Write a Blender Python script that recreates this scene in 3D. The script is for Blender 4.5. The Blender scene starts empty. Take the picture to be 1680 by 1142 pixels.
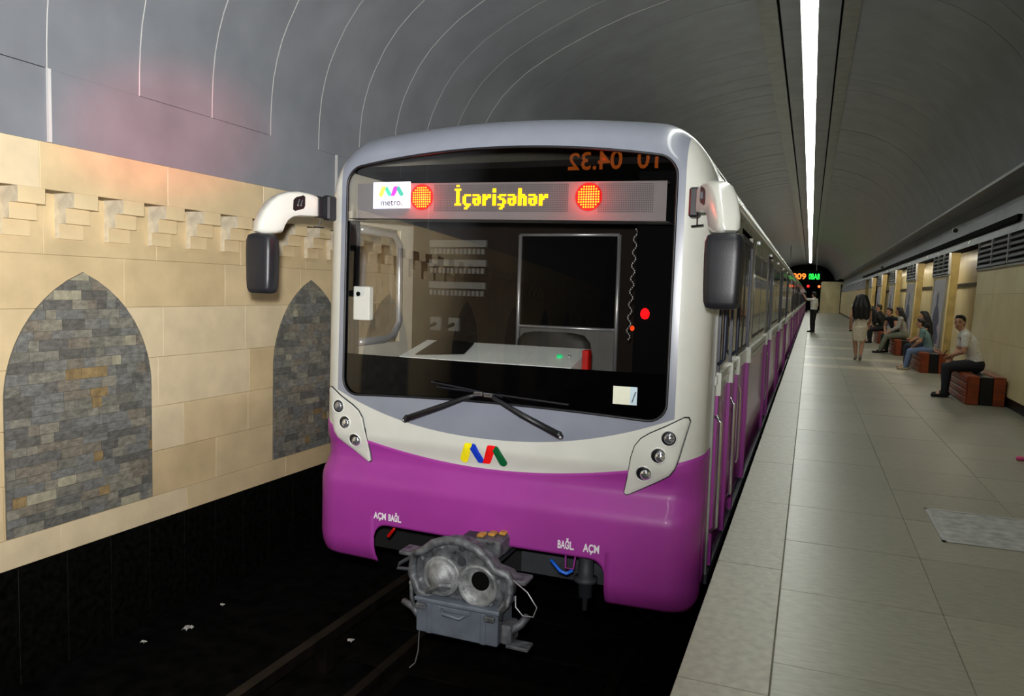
import bpy, math, random
from math import sin, cos, pi, sqrt, radians
from mathutils import Vector, Matrix

random.seed(7)
SC = bpy.context.scene
COL = SC.collection

# ------------------------------------------------------------------ camera
CX, CY = 840.0, 571.0
V1 = (1330.0, 488.0)          # vanishing point of the track direction
V2 = (-2300.0, 385.0)         # vanishing point of the cross direction
FPX = sqrt(-((V1[0]-CX)*(V2[0]-CX) + (V1[1]-CY)*(V2[1]-CY)))
vy = Vector((V1[0]-CX, V1[1]-CY, FPX)).normalized()
vx = -Vector((V2[0]-CX, V2[1]-CY, FPX)).normalized()
vz = vx.cross(vy)
Mw = Matrix((vx, vy, vz))                       # image-axes vector -> world vector
cd = bpy.data.cameras.new('camera')
cam = bpy.data.objects.new('camera', cd); COL.objects.link(cam)
rgt, up, bk = Mw @ Vector((1, 0, 0)), Mw @ Vector((0, -1, 0)), Mw @ Vector((0, 0, -1))
rot = Matrix((rgt, up, bk)).transposed()
cam.matrix_world = Matrix.Translation((0, 0, 1.6)) @ rot.to_4x4()
cd.sensor_width = 36.0
cd.lens = FPX / 1680.0 * 36.0
cd.clip_start = 0.05; cd.clip_end = 300
SC.camera = cam

# ------------------------------------------------------------------ world, light, exposure
w = bpy.data.worlds.new('world'); SC.world = w; w.use_nodes = True
w.node_tree.nodes['Background'].inputs[0].default_value = (0.55, 0.6, 0.7, 1)
w.node_tree.nodes['Background'].inputs[1].default_value = 0.0
STRIP_E = 19.0          # emission of the ceiling light strip
FLASH_W = 225.0          # the photographer's flash, held just above the camera
fl = bpy.data.lights.new('camera_flash', 'AREA'); fl.shape = 'DISK'; fl.size = 0.12
fl.energy = FLASH_W; fl.color = (1.0, 0.985, 0.97); fl.spread = radians(118)
flo = bpy.data.objects.new('camera_flash', fl); COL.objects.link(flo)
flo.matrix_world = Matrix.Translation((-0.05, -0.02, 1.78)) @ Vector((-4.4, 3.9, 1.5)).to_track_quat('-Z', 'Y').to_matrix().to_4x4()
SC.view_settings.view_transform = 'Standard'
SC.view_settings.look = 'None'
SC.view_settings.gamma = 1.0
SC.view_settings.use_curve_mapping = False
SC.view_settings.exposure = 0.0
SC.cycles.use_denoising = True
SC.cycles.max_bounces = 8
SC.cycles.sample_clamp_indirect = 4.0

# ------------------------------------------------------------------ materials
def lin(c):
    return tuple((v/12.92 if v <= 0.04045 else ((v+0.055)/1.055)**2.4) for v in c)

def rgb(h):
    return lin(tuple(int(h[i:i+2], 16)/255 for i in (0, 2, 4)))

def mk(name, hexc, rough=0.5, metal=0.0, var=0.12, nscale=6.0, bump=0.0, bscale=60.0, coat=0.0, stretch=None, spec=0.5, hex2=None):
    m = bpy.data.materials.new(name); m.use_nodes = True
    nt = m.node_tree; n = nt.nodes; l = nt.links
    b = n['Principled BSDF']
    c = rgb(hexc)
    b.inputs['Roughness'].default_value = rough
    b.inputs['Metallic'].default_value = metal
    b.inputs['Specular IOR Level'].default_value = spec
    b.inputs['Coat Weight'].default_value = coat
    b.inputs['Coat Roughness'].default_value = 0.05
    tc = n.new('ShaderNodeTexCoord'); mp = n.new('ShaderNodeMapping')
    if stretch: mp.inputs['Scale'].default_value = stretch
    l.new(tc.outputs['Object'], mp.inputs['Vector'])
    nz = n.new('ShaderNodeTexNoise'); nz.inputs['Scale'].default_value = nscale; nz.inputs['Detail'].default_value = 6
    l.new(mp.outputs[0], nz.inputs['Vector'])
    rp = n.new('ShaderNodeValToRGB')
    c2 = rgb(hex2) if hex2 else tuple(max(0, v*(1-2.2*var)) for v in c)
    c1 = c if hex2 else tuple(min(1, v*(1+var)) for v in c)
    rp.color_ramp.elements[0].position = 0.28; rp.color_ramp.elements[1].position = 0.72
    rp.color_ramp.elements[0].color = (*c2, 1); rp.color_ramp.elements[1].color = (*c1, 1)
    l.new(nz.outputs['Fac'], rp.inputs[0]); l.new(rp.outputs[0], b.inputs['Base Color'])
    if name == 'ceiling_metal': b.inputs['Diffuse Roughness'].default_value = 1.0
    if bump > 0:
        nb = n.new('ShaderNodeTexNoise'); nb.inputs['Scale'].default_value = bscale; nb.inputs['Detail'].default_value = 5
        l.new(mp.outputs[0], nb.inputs['Vector'])
        bp = n.new('ShaderNodeBump'); bp.inputs['Strength'].default_value = bump; bp.inputs['Distance'].default_value = 0.01
        l.new(nb.outputs['Fac'], bp.inputs['Height']); l.new(bp.outputs[0], b.inputs['Normal'])
    return m

def emit(name, hexc, strength):
    m = bpy.data.materials.new(name); m.use_nodes = True
    nt = m.node_tree; b = nt.nodes['Principled BSDF']
    b.inputs['Base Color'].default_value = (*rgb(hexc), 1)
    b.inputs['Emission Color'].default_value = (*rgb(hexc), 1)
    b.inputs['Emission Strength'].default_value = strength
    return m

def glass(name, tint, refl):
    m = bpy.data.materials.new(name); m.use_nodes = True
    nt = m.node_tree; n = nt.nodes; l = nt.links
    n.remove(n['Principled BSDF'])
    tr = n.new('ShaderNodeBsdfTransparent'); tr.inputs[0].default_value = (*tint, 1)
    gl = n.new('ShaderNodeBsdfGlossy'); gl.inputs['Roughness'].default_value = 0.0
    gl.inputs[0].default_value = (1, 1, 1, 1)
    lw = n.new('ShaderNodeLayerWeight'); lw.inputs['Blend'].default_value = 0.5     # thin sheet: same from both sides
    pw = n.new('ShaderNodeMath'); pw.operation = 'POWER'; pw.inputs[1].default_value = 5.0
    fr = n.new('ShaderNodeMath'); fr.operation = 'MULTIPLY_ADD'; fr.inputs[1].default_value = 1.0-refl; fr.inputs[2].default_value = refl
    mx = n.new('ShaderNodeMixShader')
    l.new(lw.outputs['Facing'], pw.inputs[0]); l.new(pw.outputs[0], fr.inputs[0]); l.new(fr.outputs[0], mx.inputs[0]); l.new(tr.outputs[0], mx.inputs[1]); l.new(gl.outputs[0], mx.inputs[2])
    l.new(mx.outputs[0], n['Material Output'].inputs[0])
    return m

M = {}
M['stone'] = mk('beige_stone', 'dcc69c', 0.5, var=0.07, nscale=3.0, bump=0.12, bscale=25)
M['stone2'] = mk('beige_stone_pale', 'e0ceaa', 0.5, var=0.06, nscale=4.0, bump=0.12, bscale=25)
M['stone3'] = mk('beige_stone_warm', 'd8c196', 0.5, var=0.08, nscale=3.5, bump=0.12, bscale=25)
M['stone_side'] = mk('beige_stone_rough_lit', 'd8cdb4', 0.7, var=0.12, nscale=14.0, bump=0.3, bscale=60)  # rougher stone; paler grey paints the lit look of camera-facing corbel sides
M['grout'] = mk('grout', 'a48f68', 0.8)
M['slate_back'] = mk('slate_mortar', '66645b', 0.9)
SL = ['80807a', '7b7a70', '8a887b', '6f6e69', '7c7d79', '918d7e', '857e70', '696862']
for i, h in enumerate(SL):
    M['slate%d' % i] = mk('slate_%d' % i, h, 0.55, var=0.2, nscale=18.0, bump=0.7, bscale=45, stretch=(1, 1, 1.8))
M['slate_ochre'] = mk('slate_ochre', '978159', 0.6, var=0.2, nscale=14, bump=0.6, bscale=45)
M['slate_pale'] = mk('slate_pale', 'a8a38c', 0.6, var=0.15, nscale=14, bump=0.6, bscale=45)
M['black_tile'] = mk('black_granite', '0d0d0c', 0.35, var=0.4, nscale=20, spec=0.25)
M['black_joint'] = mk('black_joint', '4a4740', 0.8)
M['ceil'] = mk('ceiling_metal', '7f8389', 0.4, metal=0.1, var=0.08, nscale=2.0)
M['ceil_strip'] = mk('joint_metal_glint', 'd2d2d0', 0.35, metal=0.0, var=0.02)  # glint of the joint trims painted as a pale matt colour
M['ceil_back'] = mk('ceiling_backing', '26272a', 0.7)
M['rail_trim'] = mk('light_rail_metal', '8d8f8e', 0.4, metal=0.5, var=0.08)
M['floor'] = mk('granite_floor', '939181', 0.33, var=0.14, nscale=26, bump=0.06, bscale=90, stretch=(.5, 1.6, 1), hex2='7f7e6f')
M['floor2'] = mk('granite_floor_b', '969484', 0.33, var=0.14, nscale=26, bump=0.06, bscale=90, stretch=(.5, 1.6, 1), hex2='828171')
M['floor3'] = mk('granite_floor_c', '8f8e7e', 0.33, var=0.14, nscale=26, bump=0.06, bscale=90, stretch=(.5, 1.6, 1), hex2='7c7b6c')
M['edge'] = mk('granite_edge', '9d9b8a', 0.4, var=0.1, nscale=20, bump=0.08, bscale=80)
M['floor_pale'] = mk('floor_pale_band', 'b3ad95', 0.35, var=0.08, nscale=8)
M['joint'] = mk('floor_joint', '8a8777', 0.8)
M['steel_plate'] = mk('worn_steel', 'a9aba6', 0.5, metal=0.1, var=0.2, nscale=12, bump=0.1)
M['track'] = mk('track_bed', '0c0b0b', 0.95, var=0.5, nscale=7, bump=0.6, bscale=30, spec=0.05)
M['rail'] = mk('rail_steel', '2a2320', 0.5, metal=0.7, var=0.3)
M['sleeper'] = mk('sleeper', '0f0d0c', 0.95, var=0.3, spec=0.05)
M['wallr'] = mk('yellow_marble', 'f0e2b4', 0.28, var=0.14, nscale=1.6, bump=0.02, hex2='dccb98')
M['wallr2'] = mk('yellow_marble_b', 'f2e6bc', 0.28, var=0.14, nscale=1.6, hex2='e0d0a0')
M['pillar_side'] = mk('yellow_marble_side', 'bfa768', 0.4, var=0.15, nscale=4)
M['dark_base'] = mk('dark_base', '1b1a18', 0.4, var=0.3)
M['louvre'] = mk('louvre_grey', '43464c', 0.45, metal=0.4, var=0.1)
M['louvre_dark'] = mk('louvre_dark', '17181b', 0.7)
M['dark'] = mk('dark_void', '050505', 0.9, spec=0.1)
M['white'] = mk('white_paint', 'c6c7bf', 0.28, var=0.02, coat=0.4)
M['grey'] = mk('grey_paint', '7e838f', 0.28, var=0.03, coat=0.4)
M['purple'] = mk('purple_paint', '983390', 0.45, var=0.04, nscale=3, coat=0.12)
M['side_upper'] = mk('side_grey_paint', 'd6d2c0', 0.2, var=0.05, coat=0.4)
M['side_purple'] = mk('side_purple_paint', 'a83c9f', 0.22, var=0.06, coat=0.2)
M['chrome'] = mk('chrome', 'd8dadc', 0.18, metal=0.95, var=0.03)
M['alu'] = mk('aluminium', 'c3c6c8', 0.35, metal=0.7, var=0.05)
M['rubber'] = mk('black_rubber', '141519', 0.45, var=0.2)
M['rubber_blue'] = mk('dark_blue_seal', '23283a', 0.4, var=0.15)
M['mirror_black'] = mk('mirror_black_plastic', '1b1c21', 0.42, var=0.15, bump=0.05, bscale=140)
M['frit'] = mk('windscreen_black', '030304', 0.05, var=0.1)
M['glass'] = glass('windscreen_glass', (0.86, 0.85, 0.84), 0.13)
M['glass_side'] = mk('side_window_glass', '2a2620', 0.06, var=0.2, nscale=1.0, coat=0.5)
M['glass_clear'] = glass('cab_side_glass', (0.8, 0.78, 0.74), 0.05)
M['cab_dark'] = mk('cab_dark_panel', '141312', 0.7, var=0.15, spec=0.05)
M['cab_brown'] = mk('cab_brown_panel', '241e19', 0.6, var=0.1, spec=0.05)
M['cab_grey'] = mk('cab_grey_panel', '5f605c', 0.5, var=0.08)
M['cab_black'] = mk('cab_black', '050506', 0.6, spec=0.04)
M['desk'] = mk('desk_white', 'dfe6e2', 0.4, var=0.04)
M['seat_dark'] = mk('seat_dark', '26241f', 0.6)
M['led_board'] = mk('led_board_grey', '807e80', 0.55, var=0.03, spec=0.2)
M['led_cell'] = mk('led_cell_dark', '3c3c40', 0.5, var=0.1)
M['led_yellow'] = emit('led_yellow', 'ffb400', 3.2)
M['led_red'] = emit('led_red', 'ff9a1e', 4.0)
M['led_white'] = emit('logo_panel_white', 'e6ecff', 0.85)
M['ly'] = mk('logo_yellow', 'f0e01a', 0.3, var=0.02)
M['lb'] = mk('logo_blue', '1538b8', 0.3, var=0.02)
M['lr'] = mk('logo_red', 'ea1414', 0.3, var=0.02)
M['lgn'] = mk('logo_green', '0c5a30', 0.3, var=0.02)
M['text_white'] = mk('stencil_white', 'e6e0e8', 0.6, var=0.08, nscale=60)
M['text_dark'] = mk('panel_text_dark', '14141c', 0.7, spec=0.1)
M['text_grey'] = mk('panel_text_grey', '5a5a66', 0.6)
M['lens_chrome'] = mk('lamp_reflector', 'e8ecf0', 0.12, metal=0.9, var=0.03)
M['lens_dark'] = mk('lamp_socket', '15161a', 0.3)
M['socket_white'] = mk('lamp_socket_white', 'cfd0ca', 0.35)
M['steel_grime'] = mk('coupler_steel', '7b7e82', 0.5, metal=0.3, var=0.3, nscale=16, bump=0.5, bscale=45, hex2='2c2d30')
M['steel_bright'] = mk('coupler_bowl', 'a5a8a8', 0.5, metal=0.3, var=0.2, nscale=16, bump=0.3, bscale=50, hex2='55575a')
M['box_grey'] = mk('coupler_box_grey', '6b7480', 0.5, metal=0.15, var=0.12, nscale=9, bump=0.08)
M['brass'] = mk('ochre_bracket', 'b8863a', 0.5, var=0.2, nscale=20)
M['under'] = mk('underframe', '08080a', 0.7, var=0.3)
M['under_grey'] = mk('underframe_grey', '33363b', 0.6, var=0.2)
M['red_paint'] = mk('red_paint', 'c4160e', 0.4)
M['blue_paint'] = mk('blue_paint', '1f63d8', 0.35)
M['paper'] = mk('paper_scrap', 'c9c7c0', 0.8)
M['wood'] = mk('bench_wood', '8e3f1c', 0.4, var=0.2, nscale=3, stretch=(1, 1, 10))
M['bench_black'] = mk('bench_black', '0b0a0a', 0.4)
M['strip_light'] = emit('strip_light', 'fbfff6', STRIP_E)
M['skin'] = mk('skin', 'c49275', 0.55, var=0.05)
M['hair'] = mk('dark_hair', '12100f', 0.5, var=0.3, nscale=40, stretch=(1, 1, 0.2))
M['cctv'] = mk('cctv_white', 'b9bab6', 0.4)

# ------------------------------------------------------------------ mesh helpers
class MB:
    def __init__(s): s.v = []; s.f = []; s.m = []
    def add(s, vs, fs, mi=0):
        k = len(s.v); s.v += [tuple(p) for p in vs]
        for f in fs: s.f.append(tuple(i+k for i in f)); s.m.append(mi)
        return s
    def box(s, x0, x1, y0, y1, z0, z1, mi=0, bev=0.0):
        if bev <= 0:
            vs = [(x, y, z) for x in (x0, x1) for y in (y0, y1) for z in (z0, z1)]
            return s.add(vs, [(0,1,3,2),(4,6,7,5),(0,4,5,1),(2,3,7,6),(0,2,6,4),(1,5,7,3)], mi)
        b = min(bev, (x1-x0)*.45, (y1-y0)*.45, (z1-z0)*.45)
        c = (Vector((x0, y0, z0))+Vector((x1, y1, z1)))/2; h = (Vector((x1, y1, z1))-Vector((x0, y0, z0)))/2
        vs = []; idx = {}
        for sx in (-1, 1):
            for sy in (-1, 1):
                for sz in (-1, 1):
                    for a in range(3):
                        p = [c.x+sx*(h.x-b), c.y+sy*(h.y-b), c.z+sz*(h.z-b)]
                        p[a] = (c[a]+(sx, sy, sz)[a]*h[a])
                        idx[(sx, sy, sz, a)] = len(vs); vs.append(p)
        fs = []
        for a in range(3):
            o = [i for i in range(3) if i != a]
            for sg in (-1, 1):
                q = []
                for (u, v) in ((-1,-1),(1,-1),(1,1),(-1,1)):
                    k = [0, 0, 0]; k[a] = sg; k[o[0]] = u; k[o[1]] = v; q.append(idx[(*k, a)])
                fs.append(tuple(q))
            for u in (-1, 1):
                for v in (-1, 1):
                    q = []
                    for t in (-1, 1):
                        k = [0, 0, 0]; k[a] = t; k[o[0]] = u; k[o[1]] = v
                        q.append((idx[(*k, o[0])], idx[(*k, o[1])]))
                    fs.append((q[0][0], q[0][1], q[1][1], q[1][0]))
        for sx in (-1, 1):
            for sy in (-1, 1):
                for sz in (-1, 1):
                    fs.append(tuple(idx[(sx, sy, sz, a)] for a in range(3)))
        return s.add(vs, fs, mi)
    def grid(s, P, mi=0, close_u=False):
        nu, nv = len(P), len(P[0])
        vs = [p for row in P for p in row]
        fs = [(i*nv+j, ((i+1) % nu)*nv+j, ((i+1) % nu)*nv+j+1, i*nv+j+1) for i in range(nu if close_u else nu-1) for j in range(nv-1)]
        return s.add(vs, fs, mi)
    def tube(s, pts, r, n=10, mi=0, caps=True, flat=1.0):
        pts = [Vector(p) for p in pts]
        rs = r if isinstance(r, (list, tuple)) else [r]*len(pts)
        rings = []; prev = None
        for i, p in enumerate(pts):
            d = (pts[min(i+1, len(pts)-1)]-pts[max(i-1, 0)])
            d = d.normalized() if d.length > 1e-9 else Vector((0, 0, 1))
            if prev is None:
                a = Vector((0, 0, 1)) if abs(d.z) < 0.9 else Vector((1, 0, 0))
                u = d.cross(a).normalized()
            else:
                u = (prev-d*prev.dot(d))
                u = u.normalized() if u.length > 1e-6 else d.orthogonal().normalized()
            prev = u; v = d.cross(u)
            rings.append([p+(u*cos(2*pi*k/n)+v*sin(2*pi*k/n)*flat)*rs[i] for k in range(n)])
        vs = [q for rr in rings for q in rr]; fs = []
        for i in range(len(pts)-1):
            for k in range(n):
                fs.append((i*n+k, i*n+(k+1) % n, (i+1)*n+(k+1) % n, (i+1)*n+k))
        if caps:
            fs.append(tuple(range(n-1, -1, -1))); fs.append(tuple((len(pts)-1)*n+k for k in range(n)))
        return s.add(vs, fs, mi)
    def lathe(s, prof, c, ax, n=20, mi=0):
        c = Vector(c); ax = Vector(ax).normalized(); u = ax.orthogonal().normalized(); v = ax.cross(u)
        P = [[c+ax*h+(u*cos(2*pi*k/n)+v*sin(2*pi*k/n))*r for (r, h) in prof] for k in range(n)]
        return s.grid(P, mi, close_u=True)
    def prism(s, poly, d, mi=0):
        n = len(poly); d = Vector(d); a = [Vector(p) for p in poly]
        vs = a+[p+d for p in a]
        fs = [tuple(range(n)), tuple(range(2*n-1, n-1, -1))]+[(i, i+n, (i+1) % n+n, (i+1) % n) for i in range(n)]
        return s.add(vs, fs, mi)
    def capsule(s, p, q, r1, r2, n=12, mi=0):
        p = Vector(p); q = Vector(q); d = q-p
        L = d.length; d = d.normalized() if L > 1e-6 else Vector((0, 0, 1))
        prof = [(0.001*r1, -r1)]+[(r1*cos(a), r1*sin(a)) for a in (-1.1, -0.6, 0)]+[(r2*cos(a), L+r2*sin(a)) for a in (0, 0.6, 1.1)]+[(0.001*r2, L+r2)]
        return s.lathe(prof, p, d, n, mi)
    def ellipsoid(s, c, r, n=14, mi=0, R=None):
        P = []
        for i in range(n):
            row = []
            for j in range(9):
                t = -pi/2+pi*j/8; t = max(min(t, pi/2-0.02), -pi/2+0.02)
                q = Vector((r[0]*cos(t)*cos(2*pi*i/n), r[1]*cos(t)*sin(2*pi*i/n), r[2]*sin(t)))
                if R is not None: q = R @ q
                row.append(Vector(c)+q)
            P.append(row)
        return s.grid(P, mi, close_u=True)
    def mesh(s, name, mats, smooth=False):
        me = bpy.data.meshes.new(name); me.from_pydata(s.v, [], s.f)
        for m in (mats if isinstance(mats, (list, tuple)) else [mats]): me.materials.append(m)
        if any(s.m): me.polygons.foreach_set('material_index', s.m)
        if smooth: me.polygons.foreach_set('use_smooth', [True]*len(me.polygons))
        me.update(); return me
    def build(s, name, mats, parent=None, smooth=False, **tags):
        return link(name, s.mesh(name, mats, smooth), parent, **tags)

def link(name, me, parent=None, loc=None, **tags):
    o = bpy.data.objects.new(name, me); COL.objects.link(o)
    if loc is not None: o.location = loc
    if parent is not None:
        o.parent = parent
        o.matrix_parent_inverse = parent_world(parent).inverted()
    for k, v in tags.items(): o[k] = v
    return o

WORLD = {}
def parent_world(p):
    return WORLD.get(p.name, Matrix.Identity(4))

def empty(name, loc, label=None, category=None, group=None, kind=None):
    o = bpy.data.objects.new(name, None); COL.objects.link(o); o.location = loc
    o.empty_display_size = 0.1
    WORLD[o.name] = Matrix.Translation(loc)
    if label: o['label'] = label
    if category: o['category'] = category
    if group: o['group'] = group
    if kind: o['kind'] = kind
    return o

def copy_tree(o, loc):
    def cp(a, par):
        c = a.copy(); COL.objects.link(c); c.parent = par
        if par is not None: c.matrix_parent_inverse = a.matrix_parent_inverse.copy()
        for ch in a.children: cp(ch, c)
        return c
    r = cp(o, None); r.location = loc; WORLD[r.name] = Matrix.Translation(loc)
    return r

def smooth_obj(o, ang=40):
    o.data.polygons.foreach_set('use_smooth', [True]*len(o.data.polygons))
    o.data.set_sharp_from_angle(angle=radians(ang))
    return o

def text_pts(body, size, spacing=1.0, offset=0.0):
    cu = bpy.data.curves.new('txt', 'FONT'); cu.body = body; cu.size = size; cu.space_character = spacing; cu.offset = offset
    cu.resolution_u = 4
    o = bpy.data.objects.new('txt', cu); COL.objects.link(o)
    dg = bpy.context.evaluated_depsgraph_get()
    me = bpy.data.meshes.new_from_object(o.evaluated_get(dg))
    vs = [tuple(v.co) for v in me.vertices]; fs = [tuple(p.vertices) for p in me.polygons]
    bpy.data.objects.remove(o); bpy.data.curves.remove(cu); bpy.data.meshes.remove(me)
    return vs, fs

# ================================================================== SETTING
XW, XU = -5.0, -4.8         # stone wall face, upper projecting face
ZT = -1.27                  # track bed
YB, YE = -16.0, 101.0
XR = 2.88                   # right wall face at the floor
XE = -0.435                 # platform edge

# ---- platform floor
fl_m = MB().box(XE, 6.0, YB, YE, -1.27, -0.02)
floor = fl_m.build('floor', M['joint'], kind='structure')
def slab(x0, x1, y0, y1, z1, mat, name='floor_slab'):
    MB().box(x0, x1, y0, y1, -0.02, z1, bev=0.003).build(name, mat, floor)
yy = 1.6
while yy < 42:
    slab(XE, -0.07, yy, yy+1.497, 0.0+random.uniform(-.0008, .0008), M['edge'], 'edge_slab'); yy += 1.5
slab(XE, -0.07, yy, YE, 0.0, M['edge'], 'edge_slab')
xs = [-0.067, 0.72, 1.5, 2.28, XR]
yy = 1.6; k = 0
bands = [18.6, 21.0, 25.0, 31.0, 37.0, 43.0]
while yy < 46:
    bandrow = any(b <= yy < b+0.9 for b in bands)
    for i in range(4):
        mat = M['floor_pale'] if bandrow else random.choice([M['floor'], M['floor'], M['floor2'], M['floor3']])  # band rows get paler slabs
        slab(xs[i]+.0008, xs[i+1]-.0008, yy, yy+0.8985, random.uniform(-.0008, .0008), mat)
    yy += 0.9; k += 1
slab(xs[0], XR, yy, YE, 0.0, M['floor'])
slab(xs[0], XR, YB, 1.597, 0.0, M['floor']); slab(XE, -0.07, YB, 1.597, 0.0, M['edge'], 'edge_slab')
slab(XR, 6.0, 10.0, 60, -0.001, M['floor'])

# ---- track bed
tb = MB().box(-5.4, XE+0.02, YB, YE, ZT-0.3, ZT).build('floor_track', M['track'], kind='structure')
XC = -1.905
for sg in (-1, 1):
    m = MB(); x = XC+sg*0.78
    prof = [(-.07, 0), (.07, 0), (.07, .02), (.012, .04), (.012, .12), (.036, .13), (.036, .165), (-.036, .165), (-.036, .13), (-.012, .12), (-.012, .04), (-.07, .02)]
    m.prism([(x+a, YB, ZT+b) for a, b in prof], (0, YE-YB, 0))
    m.build('running_rail', M['rail'], tb)
m = MB(); x = XC-1.30
m.box(x-.04, x+.04, YB, YE, ZT+.22, ZT+.30)
for i in range(24): m.box(x-.06, x+.03, -8+i*2.5, -7.9+i*2.5, ZT, ZT+.22)
m.build('conductor_rail', M['rail'], tb)
for i in range(26):
    y = 1.0+i*0.62
    MB().box(XC-1.25, XC+1.25, y, y+.24, ZT, ZT+.025, bev=.01).build('sleeper', M['sleeper'], tb)

# ---- left wall
wl = MB()
wl.box(-5.4, XW-.012, YB, YE, -0.42, 2.2)
wl.box(-5.4, XU-.012, YB, YE, 2.178, 2.49)
wl.box(-5.4, XW-.05, YB, YE, ZT, -0.42)
wall_l = wl.build('wall_left', M['grout'], kind='structure')
courses = [-0.42, -0.209, 0.168, 0.542, 0.955, 1.37, 1.749, 2.176]
STN = [M['stone'], M['stone'], M['stone2'], M['stone3']]
ystart = [5.0, 5.41, 5.03, 5.05, 4.99, 4.43, 4.75]
for c in range(7):
    z0, z1 = courses[c], courses[c+1]
    wd = 0.98 if c else 1.2
    y = ystart[c]-wd*4
    cuts = []
    while y < 14: cuts.append(y); y += wd*random.choice([0.82, 1.0, 1.0, 1.12])
    for a, b in zip(cuts, cuts[1:]):
        MB().box(XW-.02, XW+random.uniform(-.001, .001), a+.0012, b-.0012, z0+.0012, z1-.0012, bev=.002).build('stone_block', random.choice(STN), wall_l)
    MB().box(XW-.02, XW, YB, cuts[0], z0, z1).build('stone_course', M['stone'], wall_l)
    MB().box(XW-.02, XW, cuts[-1], YE, z0, z1).build('stone_course', M['stone'], wall_l)
cuts = [1.0, 2.25, 3.55, 4.62, 5.75, 6.9, 8.1, 9.3, 10.5, 11.8]
for a, b in zip(cuts, cuts[1:]):
    MB().box(XU-.02, XU+random.uniform(-.001, .001), a+.0015, b-.0015, 2.178, 2.49, bev=.003).build('frieze_block', random.choice(STN), wall_l)
MB().box(XU-.02, XU, YB, cuts[0], 2.178, 2.49).build('frieze_block', M['stone'], wall_l)
MB().box(XU-.02, XU, cuts[-1], YE, 2.178, 2.49).build('frieze_block', M['stone'], wall_l)
# corbels: three stepped blocks each
tiers = [(2.075, 2.178, -4.802), (1.97, 2.075, -4.885), (1.865, 1.97, -4.955)]
cm = []
for (z0, z1, xf) in tiers:
    mb = MB()
    mb.box(XW-.01, xf, 0, .19, z0, z1)
    me = mb.mesh('corbel_block', [M['stone'], M['stone_side']])
    for p in me.polygons:
        if p.normal.y < -0.5: p.material_index = 1
    cm.append(me)
for i in range(-1, 28):
    y = 3.80+0.4035*(i-2)
    for me in cm: link('corbel_block', me, wall_l, loc=(0, y, 0))
mb = MB()
for i in range(-46, 60):
    if -1 <= i < 28: continue
    y = 3.80+0.4035*(i-2)
    for (z0, z1, xf) in tiers: mb.box(XW-.01, xf, y, y+.19, z0, z1)
mb.build('corbel_row', M['stone'], wall_l, kind='stuff')
# black plinth tiles
cuts = [2.0+0.372*i for i in range(30)]
for a, b in zip(cuts, cuts[1:]):
    MB().box(XW-.06, XW-.008, a+.002, b-.002, ZT, -0.425, bev=.002).build('plinth_tile', M['black_tile'], wall_l)
MB().box(XW-.06, XW-.008, YB, cuts[0], ZT, -.425).build('plinth_tile', M['black_tile'], wall_l)
MB().box(XW-.06, XW-.008, cuts[-1], YE, ZT, -.425).build('plinth_tile', M['black_tile'], wall_l)
MB().box(XW-.056, XW-.014, 2.0, cuts[-1], ZT, -.43).build('plinth_joint', M['black_joint'], wall_l)

# pointed arches of slate
AW, AZ0, AZS, AZT = 0.61, -0.205, 0.72, 1.633
def arch_half(z):
    if z <= AZS: return AW
    h = AZT-AZS; R = (h*h+AW*AW)/(2*AW); d = z-AZS
    return max(0.0, sqrt(max(0, R*R-d*d))-(R-AW))
def arch_poly(n=14):
    r = [(AW, AZ0), (AW, AZS)]+[(arch_half(AZS+(AZT-AZS)*i/n), AZS+(AZT-AZS)*i/n) for i in range(1, n)]+[(0, AZT)]
    return r+[(-a, b) for a, b in reversed(r[:-1])]
AP = arch_poly()
def clip(poly, conv):
    out = poly
    for i in range(len(conv)):
        a = conv[i]; b = conv[(i+1) % len(conv)]
        inp = out; out = []
        if not inp: break
        side = lambda p: (b[0]-a[0])*(p[1]-a[1])-(b[1]-a[1])*(p[0]-a[0])
        for j in range(len(inp)):
            p, q = inp[j], inp[(j+1) % len(inp)]
            sp, sq = side(p), side(q)
            if sp >= 0: out.append(p)
            if sp*sq < 0:
                t = sp/(sp-sq); out.append((p[0]+(q[0]-p[0])*t, p[1]+(q[1]-p[1])*t))
    return out
def brick_polys(seed):
    rnd = random.Random(seed); res = []
    z = AZ0
    while z < AZT-0.01:
        h = rnd.choice([.06, .07, .075, .08]); y = -AW-rnd.uniform(0, .12)
        hw = arch_half(z)
        while y < AW:
            wd = rnd.choice([.08, .1, .13, .15, .18, .22])
            if y+wd > -hw-.02 and y < hw+.02:
                p = clip([(y+.0015, z+.0015), (y+wd-.0015, z+.0015), (y+wd-.0015, z+h-.0015), (y+.0015, z+h-.0015)], [(a*.995, b*.999) for a, b in AP])
                if len(p) >= 3:
                    ar = abs(sum(p[i][0]*p[(i+1) % len(p)][1]-p[(i+1) % len(p)][0]*p[i][1] for i in range(len(p))))/2
                    if ar > 4e-4: res.append((p, rnd))
            y += wd
        z += h
    return res
def slate_mat(rnd):
    t = rnd.random()
    if t < .035: return M['slate_ochre']
    if t < .06: return M['slate_pale']
    return M['slate%d' % rnd.randrange(8)]
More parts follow.
